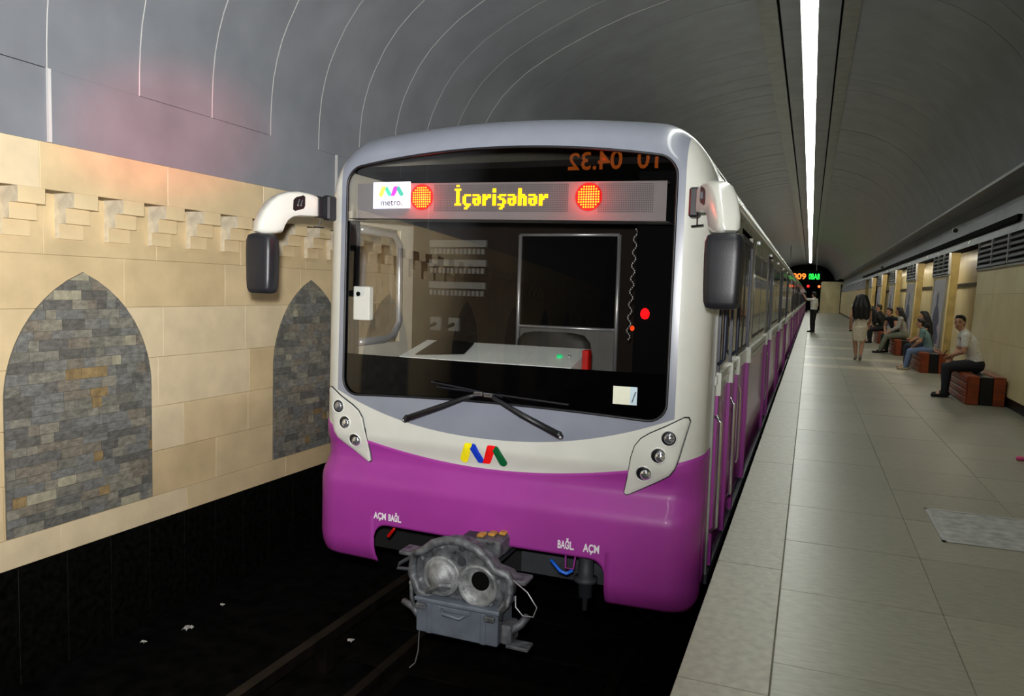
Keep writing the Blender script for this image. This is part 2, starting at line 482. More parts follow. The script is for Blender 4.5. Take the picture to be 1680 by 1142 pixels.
for a in range(-6, 12):
    yc = 4.015+2.735*a
    d = (.001, 0, 0)
    niche = MB().prism([(XW-.01, yc+p[0]*1.006, p[1]+.002) for p in AP], (.0125, 0, 0)).build('arch_niche', M['slate_back'], wall_l)
    polys = brick_polys(100+a)
    if a in (0, 1):
        for p, rnd in polys:
            t = rnd.uniform(.004, .011)
            mbk = MB().prism([(XW+.001, yc+q[0], q[1]) for q in p], (t, 0, 0))
            mbk.build('brick', slate_mat(rnd), niche)
    else:
        mbk = MB(); mats = [M['slate%d' % i] for i in range(8)]
        for p, rnd in polys:
            mbk.prism([(XW+.001, yc+q[0], q[1]) for q in p], (rnd.uniform(.004, .011), 0, 0), rnd.randrange(8))
        mbk.build('brick_face', mats, niche, kind='stuff')

# ---- ceiling vault
VL = [(-4.80, 2.975), (-4.797, 3.14), (-4.787, 3.32), (-4.765, 3.50), (-4.725, 3.67), (-4.67, 3.83), (-4.60, 3.975), (-4.48, 4.18), (-4.32, 4.38), (-4.15, 4.535), (-3.95, 4.69), (-3.68, 4.845), (-3.38, 4.995), (-2.88, 5.205), (-2.49, 5.34), (-1.92, 5.49), (-1.4, 5.59), (-0.90, 5.645)]
VR = [(0.41, 5.645), (0.75, 5.58), (1.1, 5.47), (1.5, 5.28), (1.85, 5.03), (2.15, 4.72), (2.4, 4.37), (2.6, 4.0), (2.72, 3.72), (2.75, 3.62)]
cb = MB()
out = [(-5.4, 2.49), (-5.4, 6.0), (6.0, 6.0), (6.0, 3.0)]
pr = [(x-.03, z) for x, z in VL[:9]]+[(x, z+.03) for x, z in VL[9:]]+[(-.9, 5.95), (.41, 5.95)]+[(x+.02, z+.03) for x, z in VR]
cb.grid([[(x, y, z) for y in (YB, YE)] for x, z in pr])
ceil = cb.build('ceiling', M['ceil_back'], kind='structure')
PITCH = 0.744
J0 = 5.10-PITCH*6           # a joint falls at y = 5.10
def arc_panel(prof, y0, y1, name, mat):
    mb = MB(); mb.grid([[(x, y, z) for y in (y0, y1)] for x, z in prof])
    o = mb.build(name, mat, ceil, smooth=True); return o
def arc_strip(prof, y, wd, name, mat, inw=.004):
    ring = []
    for i, (x, z) in enumerate(prof):
        a = prof[max(i-1, 0)]; b = prof[min(i+1, len(prof)-1)]
        t = Vector((b[0]-a[0], 0, b[1]-a[1])).normalized(); n = Vector((t.z, 0, -t.x))
        p = Vector((x, 0, z))+n*inw; q = Vector((x, 0, z))-n*.01
        ring.append([(q.x, y-wd/2, q.z), (p.x, y-wd/2, p.z), (p.x, y+wd/2, p.z), (q.x, y+wd/2, q.z)])
    MB().grid(ring).build(name, mat, ceil)
NB = 40
for i in range(NB):
    a = J0+PITCH*i; b = a+PITCH
    # each panel sits a hair off the next one
    dz = random.uniform(-.004, .004)
    arc_panel([(x+dz*.3, z+dz) for x, z in VL], a+.002, b-.002, 'vault_panel', M['ceil'])
    arc_strip(VL, a, .006 if i < 14 else .004, 'joint_strip', M['ceil_strip'] if i < 14 else M['rail_trim'])  # near strips paler: painted glint that fades with distance
    arc_panel([(x, z+dz) for x, z in VR], a+.002, b-.002, 'vault_panel', M['ceil'])
    if i > 6: arc_strip(VR, a, .004, 'joint_strip', M['rail_trim'], .001)
for a, b in ((YB, J0), (J0+PITCH*NB, YE)):
    arc_panel(VL, a, b, 'vault_panel', M['ceil']); arc_panel(VR, a, b, 'vault_panel', M['ceil'])
# lower vertical band of metal on the left
bj = [YB, 0.55, 3.62, 6.9, 10.0, 13.1, 16.2, YE]
for a, b in zip(bj, bj[1:]):
    MB().box(-4.84, -4.803, a+.002, b-.002, 2.492, 2.973).build('band_panel', M['ceil'], ceil)
    MB().box(-4.82, -4.785, b-.012, b+.012, 2.492, 2.973).build('band_joint', M['ceil_strip'], ceil)
# red glow on this band comes from the added spot over the track
# light trough
XL = -0.24
def xbox(name, x0, x1, z0, z1, mat, y0=YB, y1=YE): return MB().box(x0, x1, y0, y1, z0, z1).build(name, mat, ceil)
for x0, x1, z0 in ((-0.915, -0.655, 5.60), (0.205, 0.425, 5.60)):
    y = YB
    while y < 60:
        MB().box(x0, x1, y+.003, y+2.997, z0, 5.66).build('trough_rail', M['rail_trim'], ceil); y += 3.0
    MB().box(x0, x1, y+.003, YE, z0, 5.66).build('trough_rail', M['rail_trim'], ceil)
xbox('trough_gap', -0.655, -0.625, 5.72, 5.74, M['dark']); xbox('trough_gap', 0.175, 0.205, 5.72, 5.74, M['dark'])
y = YB
while y < 50:
    for x0, x1 in ((-0.625, -0.36), (-0.12, 0.175)):
        MB().box(x0, x1, y+.003, y+1.497, 5.66, 5.70).build('trough_panel', M['ceil'], ceil)
    y += 1.5
for x0, x1 in ((-0.625, -0.36), (-0.12, 0.175)): MB().box(x0, x1, y+.003, YE, 5.66, 5.70).build('trough_panel', M['ceil'], ceil)
ls = empty('light_strip', (XL, 0, 5.62), 'long white ceiling light strip running the length of the vault above the platform edge', 'light')
y = -4.89
while y < 98:
    MB().box(XL-.115, XL+.115, y+.012, y+1.93, 5.755, 5.77).build('diffuser', M['strip_light'], ls)
    y += 1.95
MB().box(XL-.12, XL+.12, -5, 98.2, 5.77, 5.82).box(XL-.125, XL-.117, -5, 98.2, 5.66, 5.82).box(XL+.117, XL+.125, -5, 98.2, 5.66, 5.82).build('housing', M['ceil_back'], ls)  # deep sides shaped to keep the strip's light off the vault
# right soffit: lip, dark recess, lighter cove
so = MB()
so.grid([[(x, y, z) for y in (YB, 84)] for x, z in [(2.75, 3.62), (2.70, 3.60), (2.70, 3.55), (2.80, 3.53)]])
so.build('vault_lip', M['rail_trim'], ceil)
MB().grid([[(x, y, z) for y in (YB, 84)] for x, z in [(2.80, 3.53), (3.02, 3.50), (3.04, 3.24)]]).build('cove_recess', M['ceil'], ceil)
y = 2.0
while y < 60:
    MB().grid([[(x, yy_, z) for yy_ in (y+.003, y+1.997)] for x, z in [(3.04, 3.24), (3.03, 3.05), (2.985, 2.85), (2.93, 2.72)]]).build('cove_panel', M['ceil'], ceil, smooth=True)
    y += 2.0
for a, b in ((YB, 2.0), (y, 84)):
    MB().grid([[(x, yy_, z) for yy_ in (a, b)] for x, z in [(3.04, 3.24), (3.03, 3.05), (2.985, 2.85), (2.93, 2.72)]]).build('cove_panel', M['ceil'], ceil, smooth=True)

PASS_L = emit('added_passage_tube', 'fff2d8', 22.0)
# ---- right wall: long near piece, pillars and openings
wr = empty('wall_right', (XR, 0, 0), kind='structure')
def lean(z): return XR+0.035*z
def wall_piece(y0, y1, thick=0.19, louv=3, posts=True):
    nseg = max(1, round((y1-y0)/1.5)); st = (y1-y0)/nseg
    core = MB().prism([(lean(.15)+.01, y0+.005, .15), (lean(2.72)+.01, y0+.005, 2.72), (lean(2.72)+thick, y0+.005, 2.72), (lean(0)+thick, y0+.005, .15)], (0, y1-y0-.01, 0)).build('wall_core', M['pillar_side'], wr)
    MB().box(XR+.02, XR+thick, y0, y1, 0, .155).build('wall_plinth', M['dark_base'], wr)
    zc = [.155, .95, 1.75, 2.2]
    for i in range(nseg):
        for a, b in zip(zc, zc[1:]):
            MB().prism([(lean(a), y0+st*i+.002, a+.002), (lean(b), y0+st*i+.002, b-.002), (lean(b)+.03, y0+st*i+.002, b-.002), (lean(a)+.03, y0+st*i+.002, a+.002)], (0, st-.004, 0)).build('marble_slab', random.choice([M['wallr'], M['wallr2']]), wr)
    n = louv; lt = (y1-y0)/n
    for i in range(n):
        a = y0+lt*i; b = a+lt
        fr = MB()
        fr.box(lean(2.2)-.03, lean(2.2)+.02, a, a+.05, 2.2, 2.72); fr.box(lean(2.2)-.03, lean(2.2)+.02, b-.02, b, 2.2, 2.72)
        fr.box(lean(2.2)-.03, lean(2.2)+.02, a, b, 2.195, 2.225)
        lf = fr.build('louvre_frame', M['alu'], wr)
        MB().box(lean(2.2)+.005, lean(2.2)+.02, a+.05, b-.02, 2.225, 2.72).build('louvre_back', M['louvre_dark'], lf)
        for k in range(5):
            z = 2.245+.095*k
            MB().prism([(lean(z)-.045, a+.05, z), (lean(z)-.04, a+.05, z-.012), (lean(z)+.01, a+.05, z+.055), (lean(z)+.005, a+.05, z+.067)], (0, b-a-.07, 0)).build('slat', M['louvre'], lf)
wall_piece(4.9, 16.75, louv=10)
MB().box(XR, XR+.6, YB, 4.9, 0, 2.72).build('wall_piece', M['wallr'], wr)
P0 = [(20.0, 22.4), (25.9, 28.2), (31.9, 34.1), (37.8, 40.0), (43.7, 45.9)]
for a, b in P0: wall_piece(a, b, louv=3)
wall_piece(49.0, 86.0, louv=14)
# passage behind the openings
MB().box(3.75, 4.0, 14, 52, 0, 1.98).build('passage_wall', M['wallr2'], wr)
MB().box(3.71, 4.0, 14, 52, 1.98, 2.08).build('passage_band', M['dark_base'], wr)
MB().box(3.75, 4.0, 14, 52, 2.08, 3.0).build('passage_wall', M['wallr'], wr)
MB().box(2.95, 4.4, 14, 52, 2.9, 3.0).build('passage_soffit', M['dark'], wr)
MB().box(XR+.3, 4.4, 13.8, 14, 0, 3).build('passage_end', M['wallr'], wr)
MB().box(XR+.3, 4.4, 52, 52.2, 0, 3).build('passage_end', M['wallr'], wr)
# unseen tubes added behind each lintel to brighten the passage wall
for i, (a, b) in enumerate(((16.75, 20.0), (22.4, 25.9), (28.2, 31.9), (34.1, 37.8), (40.0, 43.7))):
    pt = empty('added_passage_lamp', (3.04, a, 2.8), 'added unseen tube lamp behind the lintel of passage opening number %s from the camera' % ['one', 'two', 'three', 'four', 'five'][i], 'lamp', 'added tube lamps of the passage')
    MB().box(2.99, 3.09, a+.3, b-.3, 2.86, 2.90).build('housing', M['rail_trim'], pt)
    MB().box(3.0, 3.08, a+.35, b-.35, 2.84, 2.86).build('tube', PASS_L, pt)
# ends
we = MB().box(-5.4, 6.0, YE, YE+.2, ZT, 6.2).build('wall_end', M['dark'], kind='structure')
MB().box(0.95, 6.0, 86.0, 86.6, 0, 3.3).build('end_marble', M['wallr'], we)
MB().box(0.95, 6.0, 85.99, 86.5, 3.3, 3.45).build('end_lintel', M['dark'], we)
MB().box(2.86, 3.06, 85.7, 86.0, 0, 3.0).build('end_corner_post', M['dark_base'], we)
MB().box(-5.4, 6.0, YB-.2, YB, ZT, 6.2).build('wall_back', M['dark'], kind='structure')

# ================================================================== TRAIN
HW = 1.36
def zroof(s):
    s = abs(s)
    if s <= 1.0: return 2.70-0.06*s*s
    t = min(1.0, (s-1.0)/(HW-1.0))
    return 2.64-0.04*t-0.45*(1-sqrt(max(0, 1-t*t)))
def cdrop(d, r):
    d = max(d, 0.0)
    return 0.0 if d >= r else r-sqrt(max(0, r*r-(r-d)**2))
def sstep(a, b, x):
    t = max(0, min(1, (x-a)/(b-a))); return t*t*(3-2*t)
def surf(s, z):
    y = 4.45+0.05*(s/HW)**2
    if z > .55: y += 0.02*(z-.55)
    y -= 0.06*sstep(.38, .20, z)                      # bumper bulge
    y += 0.035*sstep(.56, .42, z)*sstep(.24, .38, z)   # crease above it
    if z < -.18: y += 0.06*((-.18-z)/.15)**2
    return y+cdrop(HW-abs(s), .2)+cdrop(zroof(s)-z, .22)
def fp(s, z, off=0.0): return Vector((XC+s, surf(s, z)-off, z))
def fn(s, z):
    e = .004
    a = fp(s+e, z)-fp(s-e, z); b = fp(s, z+e)-fp(s, z-e)
    n = a.cross(b).normalized()
    return n if n.y < 0 else -n
def z1(s): return .415+.105*(s/.95)**2
def z2(s): return .62+.165*abs(s/1.02)**2.2
WS, WR = 1.14, 0.11
def z3(s):
    s = abs(s); z = .86-.03*min(1, s/1.0)**2
    if s > WS-WR: t = min(WR, s-(WS-WR)); z += WR-sqrt(max(0, WR*WR-t*t))
    return z
def z4(s):
    s = abs(s); z = 2.495-.075*s*s
    if s > WS-WR: t = min(WR, s-(WS-WR)); z -= WR-sqrt(max(0, WR*WR-t*t))
    return z
CW, CR, CT = .82, .10, -.045
def zb(s):
    s = abs(s)
    if s < CW-CR: return CT
    if s <= CW: t = s-(CW-CR); return CT-CR+sqrt(max(0, CR*CR-t*t))
    z = -.335
    if s > HW-.1: t = s-(HW-.1); z += .1-sqrt(max(0, .01-t*t))
    return z
def lins(a, b, n): return [a+(b-a)*i/n for i in range(n+1)]
def edge_s(a, n=10):    # from a out to HW with points bunched at the edge
    return [a+(HW-a)*sin(pi/2*i/n) for i in range(n+1)]
def vsamp(n, top=False):
    return [(sin(pi/2*i/n) if top else i/n) for i in range(n+1)]
def region(mb, ss, lo, hi, n, off=0.0, top=False, mi=0):
    mb.grid([[fp(s, lo(s)+(hi(s)-lo(s))*v, off) for v in vsamp(n, top)] for s in ss], mi)
def mirror_ss(ss): return [-s for s in reversed(ss)]

lead = empty('train_car', (XC, 13.9, ZT+.165), 'leading purple and white metro car with a large black windscreen facing the camera', 'train car')
YM = 4.86     # where the front mask ends and the car side begins
# purple lower fairing
mb = MB()
cutcorner = [CW-CR+CR*sin(pi/2*i/8) for i in range(9)]
ssr = [0]+lins(.1, CW-CR-.02, 12)+cutcorner
outer = lins(CW, 1.16, 9)+edge_s(1.17, 12)
full = mirror_ss(ssr+outer[1:])[:-1]+ssr+outer[1:]
ZM = .02
region(mb, full, lambda s: ZM, z1, 24)
region(mb, mirror_ss(ssr)[:-1]+ssr, zb, lambda s: ZM, 4)
def zbo(s): return -.335 if abs(s) <= HW-.1 else zb(s)
region(mb, outer, zbo, lambda s: ZM, 14); region(mb, mirror_ss(outer), zbo, lambda s: ZM, 14)
for sg in (-1, 1):
    zs = lins(zb(HW), z1(HW), 14)
    mb.grid([[(XC+sg*HW, surf(HW, z)+(YM-surf(HW, z))*t, z) for t in (0, .5, 1)] for z in zs])
lowf = mb.build('lower_fairing', M['purple'], lead)
import bmesh
bm_ = bmesh.new(); bm_.from_mesh(lowf.data); bmesh.ops.remove_doubles(bm_, verts=bm_.verts, dist=.0004); bmesh.ops.recalc_face_normals(bm_, faces=bm_.faces); bm_.to_mesh(lowf.data); bm_.free()
smooth_obj(lowf, 60)
sol = lowf.modifiers.new('thick', 'SOLIDIFY'); sol.thickness = .012; sol.offset = 0
# white band and corner pillars
GS = 1.19
mb = MB()
region(mb, lins(-GS, GS, 90), z1, z2, 16)
for sg in (-1, 1):
    ss = edge_s(GS, 14); ss = ss if sg > 0 else mirror_ss(ss)
    region(mb, ss, z1, zroof, 60, top=True)
    zs = lins(z1(HW), zroof(HW), 40)
    mb.grid([[(XC+sg*HW, surf(HW, z)+(YM-surf(HW, z))*t, z) for t in (0, .5, 1)] for z in zs])
    mb.grid([[(XC+s, surf(s, zroof(s))+(YM+.15-surf(s, zroof(s)))*t, zroof(s)) for t in (0, .5, 1)] for s in ss])
smooth_obj(mb.build('front_panel', M['white'], lead), 60)
# grey surround of the windscreen
mb = MB()
cor = [WS-WR+WR*sin(pi/2*i/10) for i in range(11)]
ssw = [0]+lins(.08, WS-WR-.01, 20)+cor
ssw = mirror_ss(ssw)[:-1]+ssw
region(mb, ssw, z2, z3, 5); region(mb, ssw, z4, zroof, 14, top=True)
for sg in (-1, 1):
    ss = [WS, WS+.02, GS]; ss = ss if sg > 0 else mirror_ss(ss)
    region(mb, ss, z2, zroof, 60, top=True)
roof_ss = lins(-GS, GS, 50)
mb.grid([[(XC+s, surf(s, zroof(s))+(YM+.15-surf(s, zroof(s)))*t, zroof(s)) for t in (0, .25, .5, 1)] for s in roof_ss])
smooth_obj(mb.build('windscreen_surround', M['grey'], lead), 60)
# windscreen
FR = 1.115
mb = MB(); region(mb, ssw, lambda s: max(z3(s), FR), z4, 24, off=-.012)
ws = mb.build('windscreen', M['glass'], lead, smooth=True)
mb = MB(); region(mb, ssw, z3, lambda s: max(z3(s), FR), 6, off=-.011)
mb.build('black_border', M['frit'], ws, smooth=True)
ring = [fp(s, z3(s), .002) for s in ssw]+[fp(s, z4(s), .002) for s in reversed(ssw)]
mb = MB(); mb.tube(ring+ring[:1], .008, 8, caps=False); mb.build('windscreen_seal', M['rubber'], ws, smooth=True)
# sticker inside the screen
stk = MB()
for i, (a, b, mi) in enumerate(((.815, .92, 0), (.92, .962, 1))):
    stk.grid([[fp(s, z, .002) for z in lins(.918, 1.028, 2)] for s in (a, b)], mi)
stk.tube([fp(.932, .935, .003), fp(.953, 1.0, .003)], .004, 5, 2)
stk.build('sticker', [mk('sticker_white', 'd6d8c4', .6, var=.03), mk('sticker_pale_blue', 'b9cfd8', .6, var=.05), M['text_grey']], ws)
# headlamp panels
HP = [(.905, .372), (.918, .44), (.945, .60), (.965, .672), (1.0, .72), (1.05, .755), (1.15, .808), (1.245, .862), (1.268, .862), (1.277, .842), (1.262, .78), (1.222, .61), (1.205, .555), (1.175, .51), (1.12, .472), (1.04, .425), (.945, .372), (.92, .362)]
HL = [(1.165, .737, .045), (1.108, .627, .045), (1.024, .508, .047)]
for sg in (-1, 1):
    poly = [(sg*a, b) for a, b in HP]
    cs = sum(p[0] for p in poly)/len(poly); cz = sum(p[1] for p in poly)/len(poly)
    mb = MB(); n = len(poly); rings = []
    for k, off in ((1.0, -.004), (1.0, .018), (.97, .022), (.8, .022), (.6, .022), (.4, .022), (.2, .022), (.02, .022)):
        rings.append([fp(cs+(a-cs)*k, cz+(b-cz)*k, off) for a, b in poly])
    P = [[rings[j][i] for j in range(len(rings))] for i in range(n)]
    mb.grid(P, close_u=True)
    hp = smooth_obj(mb.build('headlamp_panel', M['white'], lead), 40)
    gap = [fp(cs+(a-cs)*1.012, cz+(b-cz)*1.012, .008) for a, b in poly]
    MB().tube(gap+gap[:1], .005, 6, caps=False).build('panel_gap', M['rubber'], hp)
    for k, (a, b, r) in enumerate(HL):
        nr = fn(sg*a, b); nr = (nr+Vector((0, -.35, 0))).normalized()
        c = fp(sg*a, b, .0215)
        MB().lathe([(r+.008, .0), (r+.004, .006), (r, .004), (r*.93, -.006)], c, nr, 24).build('lamp_socket', M['socket_white'], hp, smooth=True)
        MB().lathe([(r*.95, .001), (r*.9, .003), (.0005, .003)], c, nr, 24).build('lamp_bowl', M['lens_dark'], hp, smooth=True)
        o2 = Vector((.012*1, 0, -.006)) if k else Vector((.004, 0, 0))
        MB().lathe([(r*.72, .003), (r*.6, .012), (r*.35, .017), (.0005, .019)], c+o2, nr, 20).build('lamp_lens', M['lens_chrome'] if k else mk('lamp_facets', 'b9bcc4', .15, metal=.8, var=.4, nscale=90), hp, smooth=True)
# emblem
def stroke(mb, a, b, wd, mi, ra=False, rb=False):
    a = Vector((a[0], a[1])); b = Vector((b[0], b[1])); d = (b-a).normalized(); n = Vector((-d.y, d.x))*wd/2
    pts = []
    def end(c, dirn, rnd):
        if rnd:
            for k in range(7):
                t = pi/2-pi*k/6; pts.append(c+n*sin(t)+d*dirn*cos(t)*wd/2)
        else:
            pts.append(c+n); pts.append(c-n)
    end(b, 1, rb)
    k0 = len(pts); 
    if ra:
        for k in range(7):
            t = -pi/2+pi*k/6; pts.append(a+n*sin(t)-d*cos(t)*wd/2)
    else:
        pts.append(a-n); pts.append(a+n)
    return pts
def emblem(parent, put, scale=1.0, cols=('ly', 'lb', 'lr', 'lgn'), thick=.004):
    arc = lambda cx, cz, r, a0, a1, n=6: [(cx+r*cos(radians(a0+(a1-a0)*k/n)), cz+r*sin(radians(a0+(a1-a0)*k/n))) for k in range(n+1)]
    S = [(1, [(-.128, .55), (-.102, .582), (-.084, .576), (-.022, .458), (-.03, .452), (-.072, .452)]),
         (2, [(-.040, .452), (.004, .452), (.014, .458), (.066, .574), (.058, .582), (.010, .582), (.0, .575)]),
         (0, arc(-.172, .470, .028, 165, 335)+[(-.108, .572), (-.112, .582), (-.152, .582), (-.162, .574)]),
         (3, [(.040, .548), (.062, .582), (.078, .574)]+arc(.106, .474, .028, 15, -150)) ]
    for o, (i, pts) in enumerate(S):
        ca_ = sum(p[0] for p in pts)/len(pts); cb_ = sum(p[1] for p in pts)/len(pts)
        ring = lambda k, t: [put((ca_+(a-ca_)*k+.035)*scale, (cb_+(b-cb_)*k-.517)*scale, t) for a, b in pts]
        rs = [ring(1, 0)]+[ring(k, thick+.0012*o) for k in (1, .8, .6, .4, .2, .01)]
        mb = MB(); mb.grid([[r_[q_] for r_ in rs] for q_ in range(len(pts))], close_u=True)
        mb.build('emblem_stroke', M[cols[i]] if isinstance(cols[i], str) else cols[i], parent)
emblem(lead, lambda u, v, t: fp(-.035+u, .517+v, .003+t))
# stencilled lettering
def stencil(txt, s0, s1, zc, size):
    vs, fs = text_pts(txt, size, 1.05, .0024)
    x0 = min(v[0] for v in vs); x1 = max(v[0] for v in vs)
    k = (s1-s0)/(x1-x0)
    MB().add([fp(s0+(v[0]-x0)*k, zc+v[1]*1.05, .0165) for v in vs], fs).build('stencil_text', M['text_white'], lead)
stencil('AÇM', -.815, -.715, -.002, .06); stencil('BAĞL.', -.695, -.592, -.002, .06)
stencil('BAĞL.', .523, .628, .0, .066); stencil('AÇM', .685, .787, .0, .066)
# wipers
for sg, tip in ((-1, (-.59, .705)), (1, (.49, .70))):
    wp = MB()
    a = (-.06, .915) if sg < 0 else (.01, .912)
    path = [fp(a[0], a[1], .02), fp(a[0]+(tip[0]-a[0])*.12, a[1]+(tip[1]-a[1])*.1, .045), fp((a[0]+tip[0])/2, (a[1]+tip[1])/2, .05), fp(tip[0], tip[1], .03)]
    wp.tube(path, [.013, .015, .021, .024], 8)
    wo = wp.build('wiper', M['rubber'], lead, smooth=True)
    MB().capsule(fp(tip[0], tip[1], .03), fp(tip[0]*1.02, tip[1]-.008, .03), .027, .022, 10).build('pivot_cap', M['rubber'], wo, smooth=True)
    MB().ellipsoid(fp(tip[0]*1.03, tip[1]-.012, .045), (.011, .011, .011), 8).build('pivot_bolt', M['chrome'], wo, smooth=True)
    MB().box(XC+a[0]-.03, XC+a[0]+.03, surf(a[0], a[1])-.05, surf(a[0], a[1])-.02, a[1]-.01, a[1]+.015, bev=.004).build('clip', M['chrome'], wo)
    e0 = (-.42, .965) if sg < 0 else (-.38, .935); e1 = (.1, .905) if sg < 0 else (.54, .89)
    MB().tube([fp(e0[0], e0[1], .012), fp((e0[0]+e1[0])/2, (e0[1]+e1[1])/2+.004, .016), fp(e1[0], e1[1], .012)], .007, 6).build('blade', M['rubber'], wo)
# wing mirrors
for sg in (-1, 1):
    def q(s, y, z): return Vector((XC+sg*s, y, z))
    brk = MB()
    brk.box(XC+sg*1.255-.03, XC+sg*1.255+.03, 4.42, 4.52, 2.04, 2.21, bev=.012)
    brk.box(XC+sg*1.30-.028, XC+sg*1.30+.028, 4.36, 4.46, 2.055, 2.20, bev=.012)
    mo = brk.build('mirror_bracket', M['rubber'], lead)
    MB().tube([q(1.28, 4.40, 2.05), q(1.283, 4.39, 1.99)], .004, 5).tube([q(1.25, 4.40, 1.985), q(1.32, 4.38, 1.99)], .005, 5).build('latch_pin', M['rubber'], mo)
    # arm: a boomerang outline running out and forward from the bracket, then down to the housing
    o0 = Vector((XC+sg*1.315, 4.405, 0)); dd = Vector((sg*.43, -.90, 0)).normalized(); nn = Vector((sg*-.90, -.43, 0)).normalized()
    otl = [(0, 2.195), (.07, 2.212), (.15, 2.218), (.23, 2.208), (.30, 2.18), (.36, 2.13), (.41, 2.06), (.44, 1.99), (.448, 1.93), (.40, 1.915), (.335, 1.92), (.275, 1.93), (.262, 1.965), (.235, 2.01), (.195, 2.04), (.14, 2.052), (.06, 2.055), (0, 2.06)]
    co = sum(a for a, b in otl)/len(otl)+.03; cz_ = sum(b for a, b in otl)/len(otl)+.02
    rows = []
    for wn, k in ((.062, .0), (.062, .8), (.056, .9), (.042, .975), (.02, 1.0), (-.02, 1.0), (-.042, .975), (-.056, .9), (-.062, .8), (-.062, .0)):
        rows.append([o0+dd*(co+(a-co)*k)+nn*wn+Vector((0, 0, cz_+(b-cz_)*k)) for a, b in otl])
    mb = MB(); mb.grid([[rows[j][i] for j in range(len(rows))] for i in range(len(otl))], close_u=True)
    arm = smooth_obj(mb.build('mirror_arm', M['white'], mo), 65)
    poly = [o0+dd*(.165+a*.045)+nn*.056+Vector((0, 0, 2.135+b*.05+a*-.012)) for a, b in ((-1, -.5), (-.8, -.85), (.6, -.95), (.95, -.7), (.9, .55), (.5, .85), (-.7, .95), (-1, .7))]
    il = MB().prism(poly, nn*.008).build('indicator_lamp', M['lens_dark'], mo)
    for t_ in (-.012, .01): MB().capsule(o0+dd*(.165+t_)+nn*.066+Vector((0, 0, 2.12)), o0+dd*(.155+t_)+nn*.066+Vector((0, 0, 2.155)), .006, .004, 6).build('indicator_bulb', M['chrome'], il)
    # housing: rounded block
    hc = q(1.478, 4.045, 1.722); R = Matrix.Rotation(sg*radians(-6), 3, 'Z')
    mb = MB(); rows = []
    for zz, k in ((-.198, .0), (-.198, .62), (-.188, .86), (-.16, .97), (-.1, 1.0), (.08, 1.0), (.15, .97), (.182, .86), (.195, .62), (.195, .0)):
        row = []
        for j in range(25):
            a = 2*pi*j/24
            ca = math.copysign(abs(cos(a))**.42, cos(a)); sa = math.copysign(abs(sin(a))**.42, sin(a))
            row.append(hc+R @ Vector((.096*k*ca*(1+.04*zz/.2), .07*k*sa, zz)))
        rows.append(row)
    mb.grid(rows)
    smooth_obj(mb.build('mirror_housing', M['mirror_black'], mo), 50)
    MB().grid([[hc+R @ Vector((a, .0715, b)) for b in (-.15, .15)] for a in (-.07, .07)]).build('mirror_glass', M['chrome'], mo)

# ---- destination display behind the screen
YD = 4.585
def dz(s): return -.016*s
board = MB()
board.grid([[(XC+s, YD, 2.045+dz(s)), (XC+s, YD, 2.29+dz(s))] for s in (-1.1, 1.07)])
board.grid([[(XC+s, YD, 2.29+dz(s)), (XC+s, YD+.12, 2.29+dz(s))] for s in (-1.1, 1.07)])
board.grid([[(XC+s, YD, 2.045+dz(s)), (XC+s, YD+.12, 2.045+dz(s))] for s in (-1.1, 1.07)])
board.grid([[(XC+s, 4.475, 2.04+dz(s)), (XC+s, YD+.12, 2.04+dz(s))] for s in (-1.12, 1.1)])  # added shelf, keeps the display's red light off the desk
bd = board.build('destination_display', M['led_board'], lead)
P_ = .0112
def cell(mb, s, z, r=.38, mi=0, y=YD-.002):
    h = P_*r; mb.add([(XC+s-h, y, z-h+dz(s)), (XC+s+h, y, z-h+dz(s)), (XC+s+h, y, z+h+dz(s)), (XC+s-h, y, z+h+dz(s))], [(0, 1, 2, 3)], mi)
off = MB()
for i in range(int((1.0+.56)/P_)):
    s = -.56+i*P_
    for j in range(16):
        z = 2.105+j*P_
        if abs(s+.59) < .095 or abs(s-.545) < .095: continue
        cell(off, s, z, .3)
off.build('led_matrix', M['led_cell'], bd, kind='stuff')
G = {
 'İ': ["0110", "0000", "1111", "0110", "0110", "0110", "0110", "0110", "0110", "0110", "1111", "0000", "0000"],
 'ç': ["00000", "00000", "00000", "00000", "00000", "01111", "11000", "11000", "11000", "11000", "01111", "00110", "01100"],
 'ə': ["00000", "00000", "00000", "00000", "00000", "11110", "00011", "11111", "11011", "11011", "01110", "00000", "00000"],
 'r': ["00000", "00000", "00000", "00000", "00000", "11011", "11111", "11100", "11000", "11000", "11000", "00000", "00000"],
 'i': ["00", "00", "11", "11", "00", "11", "11", "11", "11", "11", "11", "00", "00"],
 'ş': ["00000", "00000", "00000", "00000", "00000", "01111", "11000", "01110", "00011", "00011", "11110", "00110", "01100"],
 'h': ["00000", "00000", "11000", "11000", "11000", "11110", "11111", "11011", "11011", "11011", "11011", "00000", "00000"]}
txt = MB(); s = -.335
word = 'İçərişəhər'
W = sum(len(G[c][0])+1 for c in word)
ps = .67/W
for c in word:
    g = G[c]
    for r, row in enumerate(g):
        for k, b in enumerate(row):
            if b == '1':
                x = s+k*ps; z = 2.268-r*ps*1.02
                h = ps*.53
                txt.add([(XC+x-h, YD-.004, z-h+dz(x)), (XC+x+h, YD-.004, z-h+dz(x)), (XC+x+h, YD-.004, z+h+dz(x)), (XC+x-h, YD-.004, z+h+dz(x))], [(0, 1, 2, 3)])
    s += (len(g[0])+1)*ps
txt.build('led_text', M['led_yellow'], bd, label='orange lit destination lettering')
